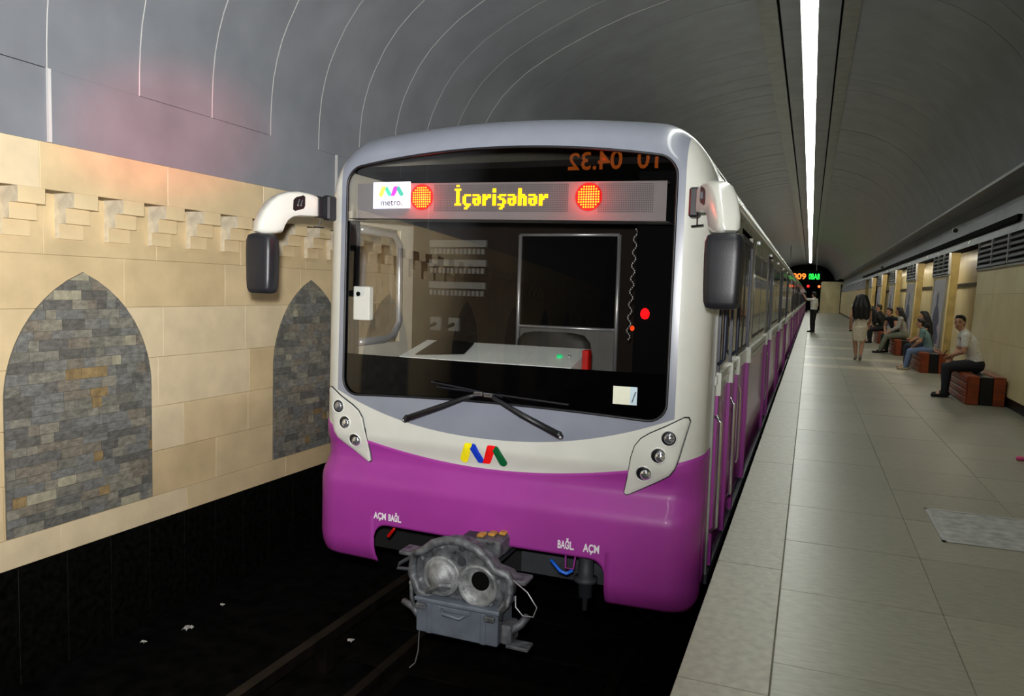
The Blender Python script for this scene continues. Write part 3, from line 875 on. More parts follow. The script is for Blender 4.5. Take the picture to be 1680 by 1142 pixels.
for sc_ in (-.59, .585):
    zc = 2.195+dz(sc_)
    dk = MB(); dk.lathe([(.0005, 0), (.088, 0)], (XC+sc_, YD-.002, zc), (0, -1, 0), 28)
    disc = dk.build('red_signal', mk('red_signal_plate', '9a1410', .5), bd)
    dots = MB()
    for i in range(-5, 6):
        for j in range(-5, 6):
            a, b = i*.0158, j*.0158
            if a*a+b*b < .076**2:
                dots.lathe([(.0005, .001), (.0048, .001), (.0054, 0)], (XC+sc_+a, YD-.004, zc+b), (0, -1, 0), 8)
    dots.build('led_dots', M['led_red'], disc, kind='stuff')
    pl = bpy.data.lights.new('red_signal_light', 'POINT'); pl.energy = 5.0; pl.color = (1, .02, .01); pl.shadow_soft_size = .03
    po = bpy.data.objects.new('red_signal_light', pl); COL.objects.link(po); po.location = (XC+sc_, YD-.035, zc)
    po.parent = disc; po.matrix_parent_inverse = Matrix.Identity(4)
lp = MB().box(XC-.962, XC-.675, YD-.02, YD-.004, 2.13, 2.31).build('logo_panel', M['led_white'], bd)
soft = [mk('logo_soft_yellow', 'ffe45a', .6), mk('logo_soft_green', '48cfae', .6), mk('logo_soft_violet', 'c23ad0', .6), mk('logo_soft_teal', '35b8a0', .6)]
for sm, hx in zip(soft, ('f7dc5a', '48cfae', 'c845d8', '40c0a8')):
    b = sm.node_tree.nodes['Principled BSDF']; b.inputs['Emission Color'].default_value = (*rgb(hx), 1); b.inputs['Emission Strength'].default_value = .8
emblem(lp, lambda u, v, t: Vector((XC-.818+u, YD-.021-t, 2.247+v*.85)), .58, soft, .001)
vs, fs = text_pts('metro.', .06, 1.0)
x0 = min(v[0] for v in vs); x1 = max(v[0] for v in vs); k = .165/(x1-x0)
MB().add([(XC-.895+(v[0]-x0)*k, YD-.024, 2.150+v[1]*k) for v in vs], fs).build('panel_text', M['text_dark'], lp)

# ---- cab interior
ci = MB().box(XC-1.27, XC+1.27, 5.70, 5.74, .1, 2.38).build('cab_bulkhead', M['cab_brown'], lead)
MB().box(XC-1.2, XC+1.2, 4.70, 5.7, 2.40, 2.44).build('cab_ceiling', M['cab_dark'], lead)
MB().box(XC-1.25, XC+1.25, 4.62, 5.7, .35, .40).build('cab_floor', M['cab_dark'], lead)
MB().box(XC+.82, XC+1.31, 4.95, 5.69, .4, 2.39).build('cab_cabinet', M['cab_black'], lead)
ca = MB(); rr = random.Random(3)
for i in range(60):  # row of small aluminium beads behind the windscreen
    ca.ellipsoid((XC+.80+.012*sin(i*.9)-.0011*i*.4, 5.0, 2.02-.0125*i), (.006, .006, .007), 6)
ca.build('cab_bead_line', M['alu'], lead, smooth=True)
def bar(a, b, r=.016, mat='alu', nm='cab_rail'): MB().tube([a, b], r, 8).build(nm, M[mat], lead, smooth=True)
bar((XC-.262, 5.62, .9), (XC-.262, 5.62, 2.03)); bar((XC+.54, 5.62, .9), (XC+.54, 5.62, 2.03))
bar((XC-.262, 5.62, 1.308), (XC+.54, 5.62, 1.308), .013); bar((XC-.262, 5.62, 2.03), (XC+.54, 5.62, 2.03), .013)
MB().box(XC-.25, XC+.53, 5.64, 5.66, .5, 1.30).build('cab_lower_panel', M['cab_grey'], lead)
MB().box(XC-.24, XC+.52, 5.63, 5.69, 1.32, 2.02).build('cab_doorway', M['cab_black'], lead)
# breaker rows
for zr, tone in ((1.96, 'cab_grey'), (1.80, 'alu'), (1.615, 'alu')):
    br = MB().box(XC-1.10, XC-.58, 5.67, 5.70, zr-.025, zr+.03).build('breaker_rail', M['cab_grey'], ci)
    for i in range(13):
        MB().box(XC-1.09+i*.039, XC-1.066+i*.039, 5.665, 5.70, zr-.085, zr-.04, bev=.003).build('breaker', M['cab_grey'], br)
for i, xx in enumerate((-1.03, -.86)):
    dlp = MB().box(XC+xx-.048, XC+xx+.048, 5.67, 5.70, 1.235, 1.345).build('switch_plate', M['cab_grey'], ci)
    MB().capsule((XC+xx, 5.66, 1.29), (XC+xx-.03, 5.63, 1.27), .016, .012, 8).build('knob', M['cab_black'], dlp)
# driver desk
dk = MB()
for a, b in ((-.77, -.47), (-.468, -.165), (-.163, .13), (.132, .50)):
    o = MB(); o.prism([(XC+a+.002, 4.62, 1.105), (XC+a+.012, 5.02, 1.20), (XC+a+.012, 5.02, 1.0), (XC+a+.002, 4.62, 1.0)], (b-a-.004, 0, 0))
    o.build('desk_panel', M['desk'], lead)
MB().prism([(XC-.66, 4.66, 1.118), (XC-.64, 4.90, 1.19), (XC-.60, 4.93, 1.215), (XC-.33, 4.93, 1.2), (XC-.31, 4.72, 1.14)], (0, 0, .006)).build('desk_monitor', M['cab_black'], lead)
MB().lathe([(.022, 0), (.018, .012), (.0005, .014)], (XC+.36, 4.80, 1.155), (0, -.3, 1), 12).build('desk_button', emit('button_green', '18c878', .7), lead)
MB().lathe([(.012, 0), (.010, .014), (.0005, .016)], (XC+.43, 4.80, 1.155), (0, -.3, 1), 10).build('desk_button', M['alu'], lead)
MB().box(XC+.52, XC+.565, 4.78, 4.86, 1.07, 1.21, bev=.006).build('red_handset', M['red_paint'], lead)
st = MB(); rows = []
for zz, k in ((.9, 1.0), (1.12, 1.0), (1.22, .95), (1.27, .8), (1.285, .5)):
    rows.append([(XC+.13+.30*k*math.copysign(abs(cos(2*pi*j/16))**.6, cos(2*pi*j/16)), 5.35+.06*sin(2*pi*j/16), zz) for j in range(17)])
st.grid(rows); st.build('driver_seat', M['seat_dark'], lead, smooth=True)
# white box on the left pillar
bx = MB().box(XC-1.09, XC-.958, 4.525, 4.58, 1.352, 1.588, bev=.006).build('pillar_box', M['desk'], lead)
MB().lathe([(.0005, .002), (.017, .002), (.017, 0)], (XC-1.048, 4.525, 1.535), (0, -1, 0), 12).build('key_hole', M['cab_black'], bx)
MB().box(XC-1.30, XC-1.16, 4.68, 4.72, .85, 2.06, bev=.01).build('pillar_cover', M['cab_black'], lead)
MB().box(XC-1.30, XC+1.30, 4.60, 4.70, .40, 1.06).build('dash_front', M['cab_black'], lead)
# left cab window frame
fr = []
for (y, z) in ((4.93, 2.02), (5.42, 2.02), (5.52, 1.94), (5.53, 1.30), (5.44, 1.19), (5.30, 1.16), (4.93, 1.16)): fr.append((XC-1.30, y, z))
MB().tube(fr, .03, 8).build('cab_window_frame', M['alu'], lead, smooth=True)
MB().grid([[(XC-1.33, y, z) for z in (1.12, 2.08)] for y in (4.88, 5.6)]).build('cab_window_pane', M['glass_clear'], lead)

# ---- car bodies
YL = 23.35
def roof_pts(): return [(s, zroof(s)) for s in ([-HW]+[-(1.0+.36*sin(pi/2*i/8)) for i in range(7, 0, -1)]+lins(-1.0, 1.0, 16)+[1.0+.36*sin(pi/2*i/8) for i in range(1, 8)]+[HW])]
def car_shell(root, y0, y1, first):
    mb = MB(); mb.grid([[(XC+s, y0, z), (XC+s, y1, z)] for s, z in roof_pts()])
    smooth_obj(mb.build('roof', M['side_upper'], root), 50)
    for sg in (-1, 1):
        X = XC+sg*HW
        def sidebox(nm, a, b, z0, z1, mat, proud=0.0, th=.035, parent=root):
            x1 = X+sg*proud; x0 = x1-sg*th
            return MB().box(min(x0, x1), max(x0, x1), a, b, z0, z1).build(nm, mat, parent)
        zt = zroof(HW)
        if sg < 0:
            if first:
                sidebox('side_wall', y0, 4.90, 1.0, zt, M['side_upper']); sidebox('side_wall', 4.90, 5.58, 2.06, zt, M['side_upper']); sidebox('side_wall', 4.90, 5.58, 1.0, 1.13, M['side_upper'])
                sidebox('side_wall', 5.58, y1, 1.0, zt, M['side_upper'])
            else: sidebox('side_wall', y0, y1, 1.0, zt, M['side_upper'])
            sidebox('side_skirt', y0, y1, -.22, 1.0, M['side_purple'])
            continue
        # platform side: panels between the doors, windows, doors, belt rail
        doors = [y0d+d for d in ((6.45, 10.7, 14.95, 19.2) if first else (2.2, 6.45, 10.7, 14.95)) for y0d in ((0,) if first else (y0,))]
        dw = 1.2
        edges = [y0]+[e for d in doors for e in (d, d+dw)]+[y1]
        for i in range(0, len(edges), 2):
            a, b = edges[i], edges[i+1]
            sidebox('side_wall', a, b, 1.0, zt, M['side_upper']); sidebox('side_skirt', a, b, -.22, 1.0, M['side_purple'])
            sidebox('belt_rail', a, b, 1.03, 1.085, M['white'], .022, .03); sidebox('belt_rail', a, b, .965, 1.005, M['white'], .014, .03)
            if i == 0 and first: continue
            if b-a > 2.0:
                wa, wb_ = a+.42, b-.42
                wo = sidebox('window_frame', wa, wb_, 1.16, 2.02, M['rubber_blue'], .003, .012)
                sidebox('window_pane', wa+.05, wb_-.05, 1.20, 1.78, M['glass_side'], .005, .012, wo)
                sidebox('vent_pane', wa+.05, wb_-.05, 1.82, 1.98, M['glass_side'], .005, .012, wo)
                sidebox('transom', wa, wb_, 1.785, 1.815, M['alu'], .008, .02, wo)
                sidebox('mullion', (wa+wb_)/2-.02, (wa+wb_)/2+.02, 1.16, 2.02, M['rubber_blue'], .007, .012, wo)
        for d in doors:
            for k in range(2):
                a = d+.02+k*.58; b = a+.575
                lf = sidebox('door_leaf', a, b, -.16, .99, M['side_purple'], -.012, .03)
                sidebox('door_upper', a, b, .99, 2.05, M['rubber_blue'], -.012, .03, lf)
                sidebox('door_window', a+.1, b-.1, 1.15, 1.93, M['glass_side'], -.008, .012, lf)
                sidebox('door_belt', a, b, .965, 1.085, M['white'], .0, .02, lf)
            [(sidebox('door_seal', e-.03, e+.03, 1.0, 2.06, M['rubber_blue'], .008, .03), sidebox('door_post', e-.035, e+.035, -.18, .96, M['purple'], .022, .04), sidebox('belt_clamp', e-.05, e+.05, .95, 1.10, M['white'], .036, .05)) for e in (d, d+dw)]
            sidebox('door_seal', d, d+dw, 2.05, 2.10, M['rubber_blue'], .006, .03)
            MB().tube([(X+.03, d+.05, .2), (X+.04, d+.05, .24), (X+.04, d+.05, .80), (X+.03, d+.05, .84)], .012, 6).build('door_handrail', M['chrome'], root)
        MB().tube([(X+.002, max(y0, 5.15), 2.27), (X+.002, y1, 2.27)], .02, 8).build('roof_gutter', M['white'], root)
        for i in range(7):
            yv = y0+1.0+i*2.6
            MB().box(X-.01, X+.022, yv, yv+.04, 2.14, 2.18, bev=.006).build('side_lamp', M['alu'], root)
        sidebox('sill', y0, y1, -.26, -.20, M['under_grey'], .02, .06)
    MB().box(XC-1.2, XC+1.2, y0+.15, y1-.1, -.45, -.16).build('underframe', M['under'], root)
car_shell(lead, YM, YL, True)
# cab door on the platform side
X = XC+HW
cdr = MB().box(X-.03, X+.004, 5.05, 5.78, -.16, .99).build('cab_door', M['side_purple'], lead)
MB().box(X-.03, X+.006, 5.05, 5.78, 1.0, 2.08).build('door_upper', M['side_upper'], cdr)
MB().box(X-.02, X+.010, 5.16, 5.68, 1.16, 1.98).build('door_window', M['glass_side'], cdr)
for y in (5.0, 5.80):
    MB().box(X-.03, X+.02, y, y+.05, 1.0, 2.1).build('door_seal', M['rubber_blue'], cdr)
    MB().box(X-.03, X+.024, y-.01, y+.07, -.18, .96).build('door_post', M['purple'], cdr)
    MB().box(X-.03, X+.04, y-.03, y+.08, .95, 1.10).build('belt_clamp', M['white'], cdr)
for y in (4.97, 5.88): MB().tube([(X+.015, y, .05), (X+.05, y, .09), (X+.05, y, .78), (X+.015, y, .82)], .013, 8).build('grab_rail', M['chrome'], lead, smooth=True)
for y in (4.97, 5.88): MB().tube([(X+.015, y, 1.15), (X+.05, y, 1.19), (X+.05, y, 1.95), (X+.015, y, 1.99)], .013, 8).build('grab_rail', M['rubber_blue'], lead, smooth=True)
MB().tube([(X+.004, YM+.01, z) for z in (-.2, .3, .9, 1.6, 2.2)], .014, 8).build('mask_seal', M['alu'], lead)
# front bogie and beam
MB().box(XC+.15, XC+.75, 4.75, 4.90, -.34, -.20).build('front_beam', M['under_grey'], lead)
MB().box(XC-1.3, XC+1.3, 5.0, 5.05, -.2, .95).build('cab_front_bulkhead', M['dark'], lead)
for y in (6.2, 8.3):
    for sg in (-1, 1):
        MB().lathe([(.0005, -.06), (.38, -.06), (.40, -.04), (.40, .04), (.38, .06), (.0005, .06)], (XC+sg*.78, y, ZT+.165+.40), (1, 0, 0), 28).build('wheel', M['under_grey'], lead, smooth=True)
    MB().tube([(XC-.8, y, ZT+.565), (XC+.8, y, ZT+.565)], .07, 10).build('axle', M['under'], lead)
pipe = MB().lathe([(.05, .16), (.05, .02), (.075, .015), (.075, -.01), (.05, -.02), (.045, -.11), (.02, -.12), (.018, -.20), (.0005, -.2)], (XC+.665, 4.55, -.24), (0, 0, 1), 16).build('sand_pipe', M['under_grey'], lead, smooth=True)
MB().tube([(XC+.47, 4.42, -.10), (XC+.54, 4.40, -.155), (XC+.58, 4.40, -.165), (XC+.615, 4.42, -.145)], .011, 8).build('blue_tap', M['blue_paint'], lead, smooth=True)
MB().tube([(XC+.56, 4.44, -.05), (XC+.565, 4.43, -.14), (XC+.615, 4.43, -.14), (XC+.625, 4.44, -.05)], .006, 6).build('tap_bracket', M['purple'], lead)
MB().capsule((XC-.74, 4.47, -.14), (XC-.68, 4.44, -.075), .014, .01, 8).build('red_tap', M['red_paint'], lead, smooth=True)

# ---- coupler
YC = 4.05; 
cp = MB()
outl = [(-.335, -.16), (-.32, -.03), (-.25, .0), (-.19, .05), (-.10, .085), (0, .09), (.10, .06), (.18, .005), (.22, -.05), (.31, -.07), (.335, -.10), (.32, -.22), (.27, -.30), (.16, -.335), (-.16, -.315), (-.29, -.27)]
DZ = -.04
def ring_hole(c, r, n=20): return [(c[0]+r*cos(2*pi*k/n), c[1]+r*sin(2*pi*k/n)) for k in range(n)]
cp.prism([(XC+a, YC+.05, b+DZ) for a, b in outl], (0, .10, 0))
rim = [(XC+a, YC+.03, b+DZ) for a, b in outl]
coup = cp.build('coupler_head', M['steel_grime'], lead)
MB().tube(rim+rim[:1], .028, 8, caps=False).build('head_rim', M['steel_grime'], coup, smooth=True)
# convex left cone and hollow right funnel
MB().lathe([(.125, -.01), (.128, .02), (.118, .035), (.105, .02), (.085, .055), (.05, .085), (.0005, .095)], (XC-.125, YC+.045, -.145+DZ), (0, -1, 0), 28).build('coupler_cone', M['steel_bright'], coup, smooth=True)
MB().lathe([(.128, -.01), (.132, .03), (.118, .04), (.105, .01), (.075, -.002), (.06, .0), (.0005, .001)], (XC+.12, YC+.045, -.165+DZ), (0, -1, 0), 28).build('coupler_funnel', M['steel_bright'], coup, smooth=True)
MB().lathe([(.06, .0), (.055, .004), (.0005, .004)], (XC+.13, YC+.042, -.14+DZ), (0, -1, 0), 20).build('funnel_hole', M['dark'], coup)
MB().tube([(XC-.20, YC-.03, -.235+DZ), (XC-.10, YC-.045, -.175+DZ), (XC-.04, YC-.02, -.18+DZ)], .02, 6).build('cone_hook', M['steel_grime'], coup)
for a, b, r in ((0, .045, .022), (0, -.04, .03), (-.27, -.06, .014), (-.28, -.2, .014), (.25, -.12, .014), (.2, -.27, .014), (-.13, .03, .012), (.11, .025, .012)):
    MB().lathe([(r, 0), (r*.9, .012), (.0005, .014)], (XC+a, YC+.048, b+DZ), (0, -1, 0), 10).build('head_bolt', M['under_grey'] if r > .02 else M['steel_bright'], coup)
MB().box(XC-.11, XC+.13, YC+.15, 4.9, -.16+DZ, .06+DZ, bev=.03).build('drawbar', M['under_grey'], coup)
MB().box(XC+.02, XC+.20, YC+.16, YC+.40, -.04+DZ, .075+DZ, bev=.015).build('valve_box', M['steel_grime'], coup)
for i in range(3): MB().box(XC+.03+i*.055, XC+.075+i*.055, YC+.19+.05*i, YC+.26+.05*i, .075+DZ, .095+DZ, bev=.005).build('valve_cap', M['brass'], coup)
# side lugs and guards
for sg in (-1, 1):
    MB().box(XC+sg*.37-.06, XC+sg*.37+.06, YC+.02, YC+.16, -.115+DZ+(.06 if sg < 0 else 0), -.09+DZ+(.06 if sg < 0 else 0), bev=.006).build('side_lug', M['steel_grime'], coup)
MB().tube([(XC-.34, YC+.08, -.10), (XC-.44, YC+.06, -.165), (XC-.46, YC+.06, -.20), (XC-.36, YC+.08, -.20)], .012, 6).build('side_hook', M['under_grey'], coup)
# electric box under the head
bxs = MB(); bxs.box(XC-.275, XC+.275, YC-.02, YC+.22, -.545, -.335, bev=.008)
ebox = bxs.build('electric_box', M['box_grey'], coup)
MB().box(XC-.285, XC+.29, YC-.035, YC+.24, -.345, -.32, bev=.006).build('box_lid', M['box_grey'], ebox)
for a in (-.20, .165): MB().box(XC+a, XC+a+.035, YC-.028, YC-.015, -.542, -.35, bev=.004).build('box_rib', M['box_grey'], ebox)
for a in (-.27, .19): MB().box(XC+a, XC+a+.07, YC-.045, YC-.01, -.39, -.355, bev=.006).build('box_hinge', M['steel_grime'], ebox)
MB().tube([(XC-.09, YC-.03, -.365), (XC-.07, YC-.06, -.385), (XC+.04, YC-.06, -.395), (XC+.07, YC-.03, -.38)], .010, 8).build('box_handle', M['box_grey'], ebox, smooth=True)
MB().box(XC-.12, XC+.10, YC-.034, YC-.018, -.38, -.352, bev=.004).build('handle_plate', M['box_grey'], ebox)
MB().tube([(XC-.34, YC+.03, -.27), (XC-.335, YC+.03, -.36), (XC-.31, YC+.04, -.45)], .012, 6).build('box_lever', M['steel_grime'], ebox)
MB().ellipsoid((XC-.34, YC+.03, -.265), (.016, .016, .016), 8).build('lever_knob', M['steel_bright'], ebox, smooth=True)
MB().tube([(XC-.42, YC+.08, -.42), (XC-.33, YC+.05, -.43), (XC-.28, YC+.03, -.47)], [.022, .025, .02], 8).build('hose_end', M['steel_grime'], ebox, smooth=True)
MB().tube([(XC+.29, YC+.06, -.42), (XC+.34, YC+.02, -.45), (XC+.40, YC+.05, -.40), (XC+.42, YC+.10, -.37)], .025, 8).build('hose_end', M['steel_grime'], ebox, smooth=True)
MB().tube([(XC+.30, YC-.03, -.36), (XC+.31, YC-.05, -.30), (XC+.345, YC-.05, -.26), (XC+.35, YC-.03, -.20)], .014, 8).build('air_pipe', M['steel_grime'], ebox, smooth=True)
MB().box(XC+.29, XC+.36, YC-.02, YC+.12, -.52, -.40, bev=.012).build('side_bracket', M['steel_grime'], ebox)
MB().box(XC+.33, XC+.47, YC-.02, YC+.08, -.535, -.515, bev=.004).build('foot_plate', M['steel_grime'], ebox)
loop = [(XC+.36, YC-.0, -.12), (XC+.46, YC-.02, -.17), (XC+.52, YC-.02, -.25), (XC+.50, YC-.02, -.31), (XC+.43, YC-.01, -.32), (XC+.38, YC, -.28), (XC+.37, YC+.02, -.22)]
MB().tube(loop, .004, 6).build('cable_loop', M['alu'], coup, smooth=True)
MB().tube([(XC-.26, YC, -.545), (XC-.265, YC, -.68), (XC-.28, YC-.01, -.76), (XC-.32, YC-.01, -.80)], .003, 5).build('hanging_wire', M['alu'], coup)

# ---- trailing cars
ORD = ['second', 'third', 'fourth', 'fifth']
L = 19.1
c2 = empty('train_car', (XC, YL+.45+L/2, ZT+.165), 'second car of the purple metro train, coupled right behind the leading car', 'train car', 'cars of the purple metro train')
car_shell(c2, YL+.45, YL+.45+L, False)
MB().box(XC-1.15, XC+1.15, YL+.4, YL+.47, -.1, 2.3).build('gangway_end', M['rubber'], c2)
for i in range(1, 4):
    o = copy_tree(c2, (XC, YL+.45+L/2+i*(L+.45), ZT+.165))
    o['label'] = ORD[i]+' car of the purple metro train, counted from the windscreen end'
lead['group'] = 'cars of the purple metro train'

# ================================================================== THINGS ON THE PLATFORM AND TRACK
# floor hatch
ht = empty('floor_hatch', (1.3, 6.05, 0), 'worn steel hatch plate set in the granite platform floor', 'floor hatch')
MB().box(0.93, 2.10, 5.66, 6.46, -.01, .004, bev=.002).build('plate', M['steel_plate'], ht)
MB().box(0.905, 0.93, 5.63, 6.49, -.01, .006).box(2.10, 2.125, 5.63, 6.49, -.01, .006).box(.905, 2.125, 5.63, 5.66, -.01, .006).box(.905, 2.125, 6.46, 6.49, -.01, .006).build('rim', M['alu'], ht)

# benches: two wooden blocks with a black core, boarded on the track side
def bench(x0, x1, y0, y1, label):
    b = empty('bench', ((x0+x1)/2, y0, 0), label, 'bench', 'wooden platform benches along the marble wall')
    H = .45; a = x0+(x1-x0)*.34; c = x0+(x1-x0)*.70
    MB().box(x0+.025, a, y0, y1, 0, H, bev=.01).build('wood_block', M['wood'], b)
    MB().box(a+.002, c-.002, y0+.012, y1-.012, 0, H-.012, bev=.01).build('black_core', M['bench_black'], b)
    MB().box(c, x1, y0, y1, 0, H, bev=.01).build('wood_block', M['wood'], b)
    for k in range(4):
        MB().box(x0, x0+.024, y0+.02, y1-.02, .012+k*.11, .105+k*.11, bev=.006).build('board', M['wood'], b)
    return b
bench(2.33, 2.86, 13.45, 15.2, 'orange wooden bench with black core nearest the camera, under the man in white')
bench(2.33, 2.86, 18.8, 20.6, 'wooden bench under the dark-haired woman and the boy in patterned shirt')
bench(2.33, 2.86, 24.2, 26.0, 'wooden bench under the couple leaning together')
bench(2.33, 2.86, 30.0, 32.0, 'wooden bench under the two dark-dressed people behind the walking woman')
bench(2.33, 2.86, 40.0, 42.0, 'far wooden bench under the person with the red bag')

# posters on the pillars
def poster(y0, y1, label):
    p = empty('poster', (lean(1.3), y0, .55), label, 'poster', 'pale posters on the pillars')
    MB().prism([(lean(.5)-.022, y0, .5), (lean(2.12)-.022, y0, 2.12), (lean(2.12)-.008, y0, 2.12), (lean(.5)-.008, y0, .5)], (0, y1-y0, 0)).build('print', mk('poster_pale', 'd4d4e0', .35, var=.06), p)
    k = (y1-y0); sh = [(.25, .55), (.8, .55), (.9, .8), (.7, 1.0), (.85, 1.15), (.75, 1.4), (.6, 1.5), (.62, 1.75), (.5, 1.85), (.42, 1.7), (.45, 1.5), (.3, 1.35), (.2, 1.1), (.35, .95), (.15, .75)]
    MB().prism([(lean(b)-.0235, y0+a*k, b) for a, b in sh], (.003, 0, 0)).build('figure', mk('poster_blue', '6b7690', .4, var=.25, nscale=5), p)
    fr = MB()
    for a, b in ((y0-.03, y0), (y1, y1+.03)):
        fr.prism([(lean(.48)-.03, a, .48), (lean(2.14)-.03, a, 2.14), (lean(2.14)-.004, a, 2.14), (lean(.48)-.004, a, .48)], (0, b-a, 0))
    fr.build('frame', M['alu'], p)
poster(20.3, 21.95, 'pale blue and white poster on the nearest pillar, behind the dark-haired woman')
poster(26.2, 27.8, 'pale blue and white poster on the second pillar')
poster(32.2, 33.7, 'pale blue and white poster on the third pillar')
poster(38.1, 39.6, 'pale blue and white poster on the fourth pillar, farthest of them')

# cctv cameras under the cove
def cctv(x, y, z, label):
    c = empty('security_camera', (x, y, z), label, 'camera', 'security cameras under the cove')
    MB().tube([(x+.18, y, z+.1), (x+.06, y, z+.08), (x, y, z+.04)], .012, 6).build('arm', M['cctv'], c)
    MB().capsule((x, y+.1, z), (x-.02, y-.14, z-.03), .05, .055, 12).build('body', M['cctv'], c, smooth=True)
    MB().lathe([(.05, 0), (.04, .02), (.0005, .02)], (x-.024, y-.185, z-.036), (-.1, -1, -.12), 12).build('lens', M['lens_dark'], c, smooth=True)
cctv(2.86, 19.0, 3.17, 'small white security camera nearest the camera, under the dark cove')
cctv(2.86, 37.0, 3.05, 'small white security camera farther along the cove')

# hanging clock board above the track behind the viewer (its digits mirror in the windscreen)
ck = empty('clock_display', (-2.5, -1.0, 3.0), 'black hanging clock board with orange digits over the track, mirrored in the windscreen', 'display')
M['digit_orange'] = emit('digit_orange', 'ff7a1e', 1.0)
CKY, CKZ = -1.0, 3.58
MB().box(-3.15, -1.15, CKY-.12, CKY, CKZ-.2, CKZ+.22, bev=.01).build('case', M['dark'], ck)
for x in (-2.8, -1.5): MB().tube([(x, CKY-.06, CKZ+.2), (x, CKY-.06, 5.3)], .015, 6).build('hanger', M['rail_trim'], ck)
vs, fs = text_pts('10  04.32', .38, 1.0, .006)
x0 = min(v[0] for v in vs); x1 = max(v[0] for v in vs)
MB().add([(-1.35-(v[0]-x0)/(x1-x0)*1.55, CKY+.004, CKZ-.12+v[1]) for v in vs], fs).build('digits', M['digit_orange'], ck)

# far departure board
db = empty('departure_board', (-.6, 62, 2.9), 'black departure board with orange and green digits over the far platform end', 'display')
MB().box(-2.2, .75, 62, 62.25, 2.75, 3.65, bev=.02).build('case', M['dark'], db)
for x in (-1.6, .3): MB().tube([(x, 62.1, 3.6), (x, 62.1, 5.6)], .03, 6).build('hanger', M['rail_trim'], db)
for t, xa, xb, mt in (('1:009', -1.75, -.42, emit('digit_far_orange', 'ff7a2a', 2.2)), ('0BA8', -.22, .55, emit('digit_far_green', '22e04a', 2.0))):
    vs, fs = text_pts(t, .62, 1.0, .01)
    x0 = min(v[0] for v in vs); x1 = max(v[0] for v in vs)
    MB().add([(xa+(v[0]-x0)/(x1-x0)*(xb-xa), 61.99, 2.98+v[1]) for v in vs], fs).build('digits', mt, db)
# far signals
def signal(x, y, z, col, label):
    s_ = empty('signal_lamp', (x, y, z), label, 'signal')
    MB().box(x-.2, x+.2, y, y+.25, z-.3, z+.3, bev=.03).build('case', M['dark'], s_)
    MB().lathe([(.13, 0), (.1, .04), (.0005, .05)], (x, y-.002, z), (0, -1, 0), 14).build('lens', emit('signal_lens', col, 4.0), s_)
    MB().tube([(x, y+.12, -.02), (x, y+.12, z-.28)], .05, 8).build('post', M['dark'], s_)
signal(.75, 84.5, 2.75, 'ff5a2a', 'small orange signal lamp beside the far end wall')
signal(-.3, 84.0, 2.75, 'e01818', 'small red signal lamp by the tunnel mouth at the far end')

# red stop signal over the track, behind the viewer; it mirrors in the windscreen, an added spot reddens the wall
SX, SY, SZ = -1.45, -1.0, 1.54
sg_ = empty('stop_signal', (SX, SY-.1, ZT), 'red stop signal on a post over the track, mirrored low in the windscreen', 'signal')
MB().box(SX-.28, SX+.16, SY-.22, SY, SZ-.32, SZ+.16, bev=.02).build('case', M['dark'], sg_)
MB().tube([(SX, SY-.12, ZT), (SX, SY-.12, SZ-.3)], .05, 10).build('post', M['dark'], sg_)
MB().lathe([(.075, 0), (.06, .03), (.0005, .04)], (SX, SY, SZ), (0, 1, 0), 16).build('lens', emit('stop_red', 'ff0c10', 14.0), sg_)
MB().lathe([(.036, 0), (.03, .015), (.0005, .02)], (SX-.20, SY, SZ-.2), (0, 1, 0), 12).build('lens', emit('stop_orange', 'ff3a10', 12.0), sg_)
pl = bpy.data.lights.new('added_wall_spot', 'SPOT'); pl.energy = 1800; pl.color = (1, .04, .09); pl.spot_size = radians(11.5); pl.spot_blend = 1.0; pl.shadow_soft_size = .06  # added spot, aimed to put a red glow on the left wall
po = bpy.data.objects.new('added_wall_spot', pl); COL.objects.link(po)
po.matrix_world = Matrix.Translation((SX, SY+.06, SZ)) @ (Vector((-4.8, 4.6, 2.76))-Vector((SX, SY+.06, SZ))).to_track_quat('-Z', 'Y').to_matrix().to_4x4()
po.parent = sg_; po.matrix_parent_inverse = WORLD[sg_.name].inverted()

# litter on the track bed
LT = [(-4.62, 4.62, .05, 'crumpled pale paper scrap at the foot of the black plinth, leftmost pair'), (-4.75, 4.3, .028, 'tiny pale paper scrap close to the black plinth'), (-4.7, 5.1, .025, 'small grey paper scrap near the plinth, farther in'), (-3.3, 5.0, .035, 'pale litter scrap on the track bed left of the coupler'), (-3.3, 3.9, .04, 'pale orange flat litter scrap at the bottom of the picture')]
for x, y, r, lb in LT:
    mb = MB(); rr = random.Random(int(y*100)); P = []
    for i in range(7):
        P.append([(x+r*(1.3*(i/6)-.6)+rr.uniform(-.2, .2)*r, y+r*(j/3-.5)*1.1+rr.uniform(-.2, .2)*r, ZT+.004+r*abs(sin(i*1.9+j*2.3))*.45) for j in range(4)])
    mb.grid(P); o = mb.build('litter_scrap', M['paper'], label=lb, category='litter', group='litter on the track bed')
    so_ = o.modifiers.new('t', 'SOLIDIFY'); so_.thickness = .003


# ================================================================== PEOPLE
def remesh(mb, voxel, it=3):
    me = mb.mesh('tmp', M['skin']); o = bpy.data.objects.new('tmp', me); COL.objects.link(o)
    r = o.modifiers.new('r', 'REMESH'); r.mode = 'VOXEL'; r.voxel_size = voxel; r.use_smooth_shade = True
    s_ = o.modifiers.new('s', 'SMOOTH'); s_.factor = .5; s_.iterations = it
    dg = bpy.context.evaluated_depsgraph_get(); dg.update()
    out = bpy.data.meshes.new_from_object(o.evaluated_get(dg))
    bpy.data.objects.remove(o); bpy.data.meshes.remove(me)
    return out

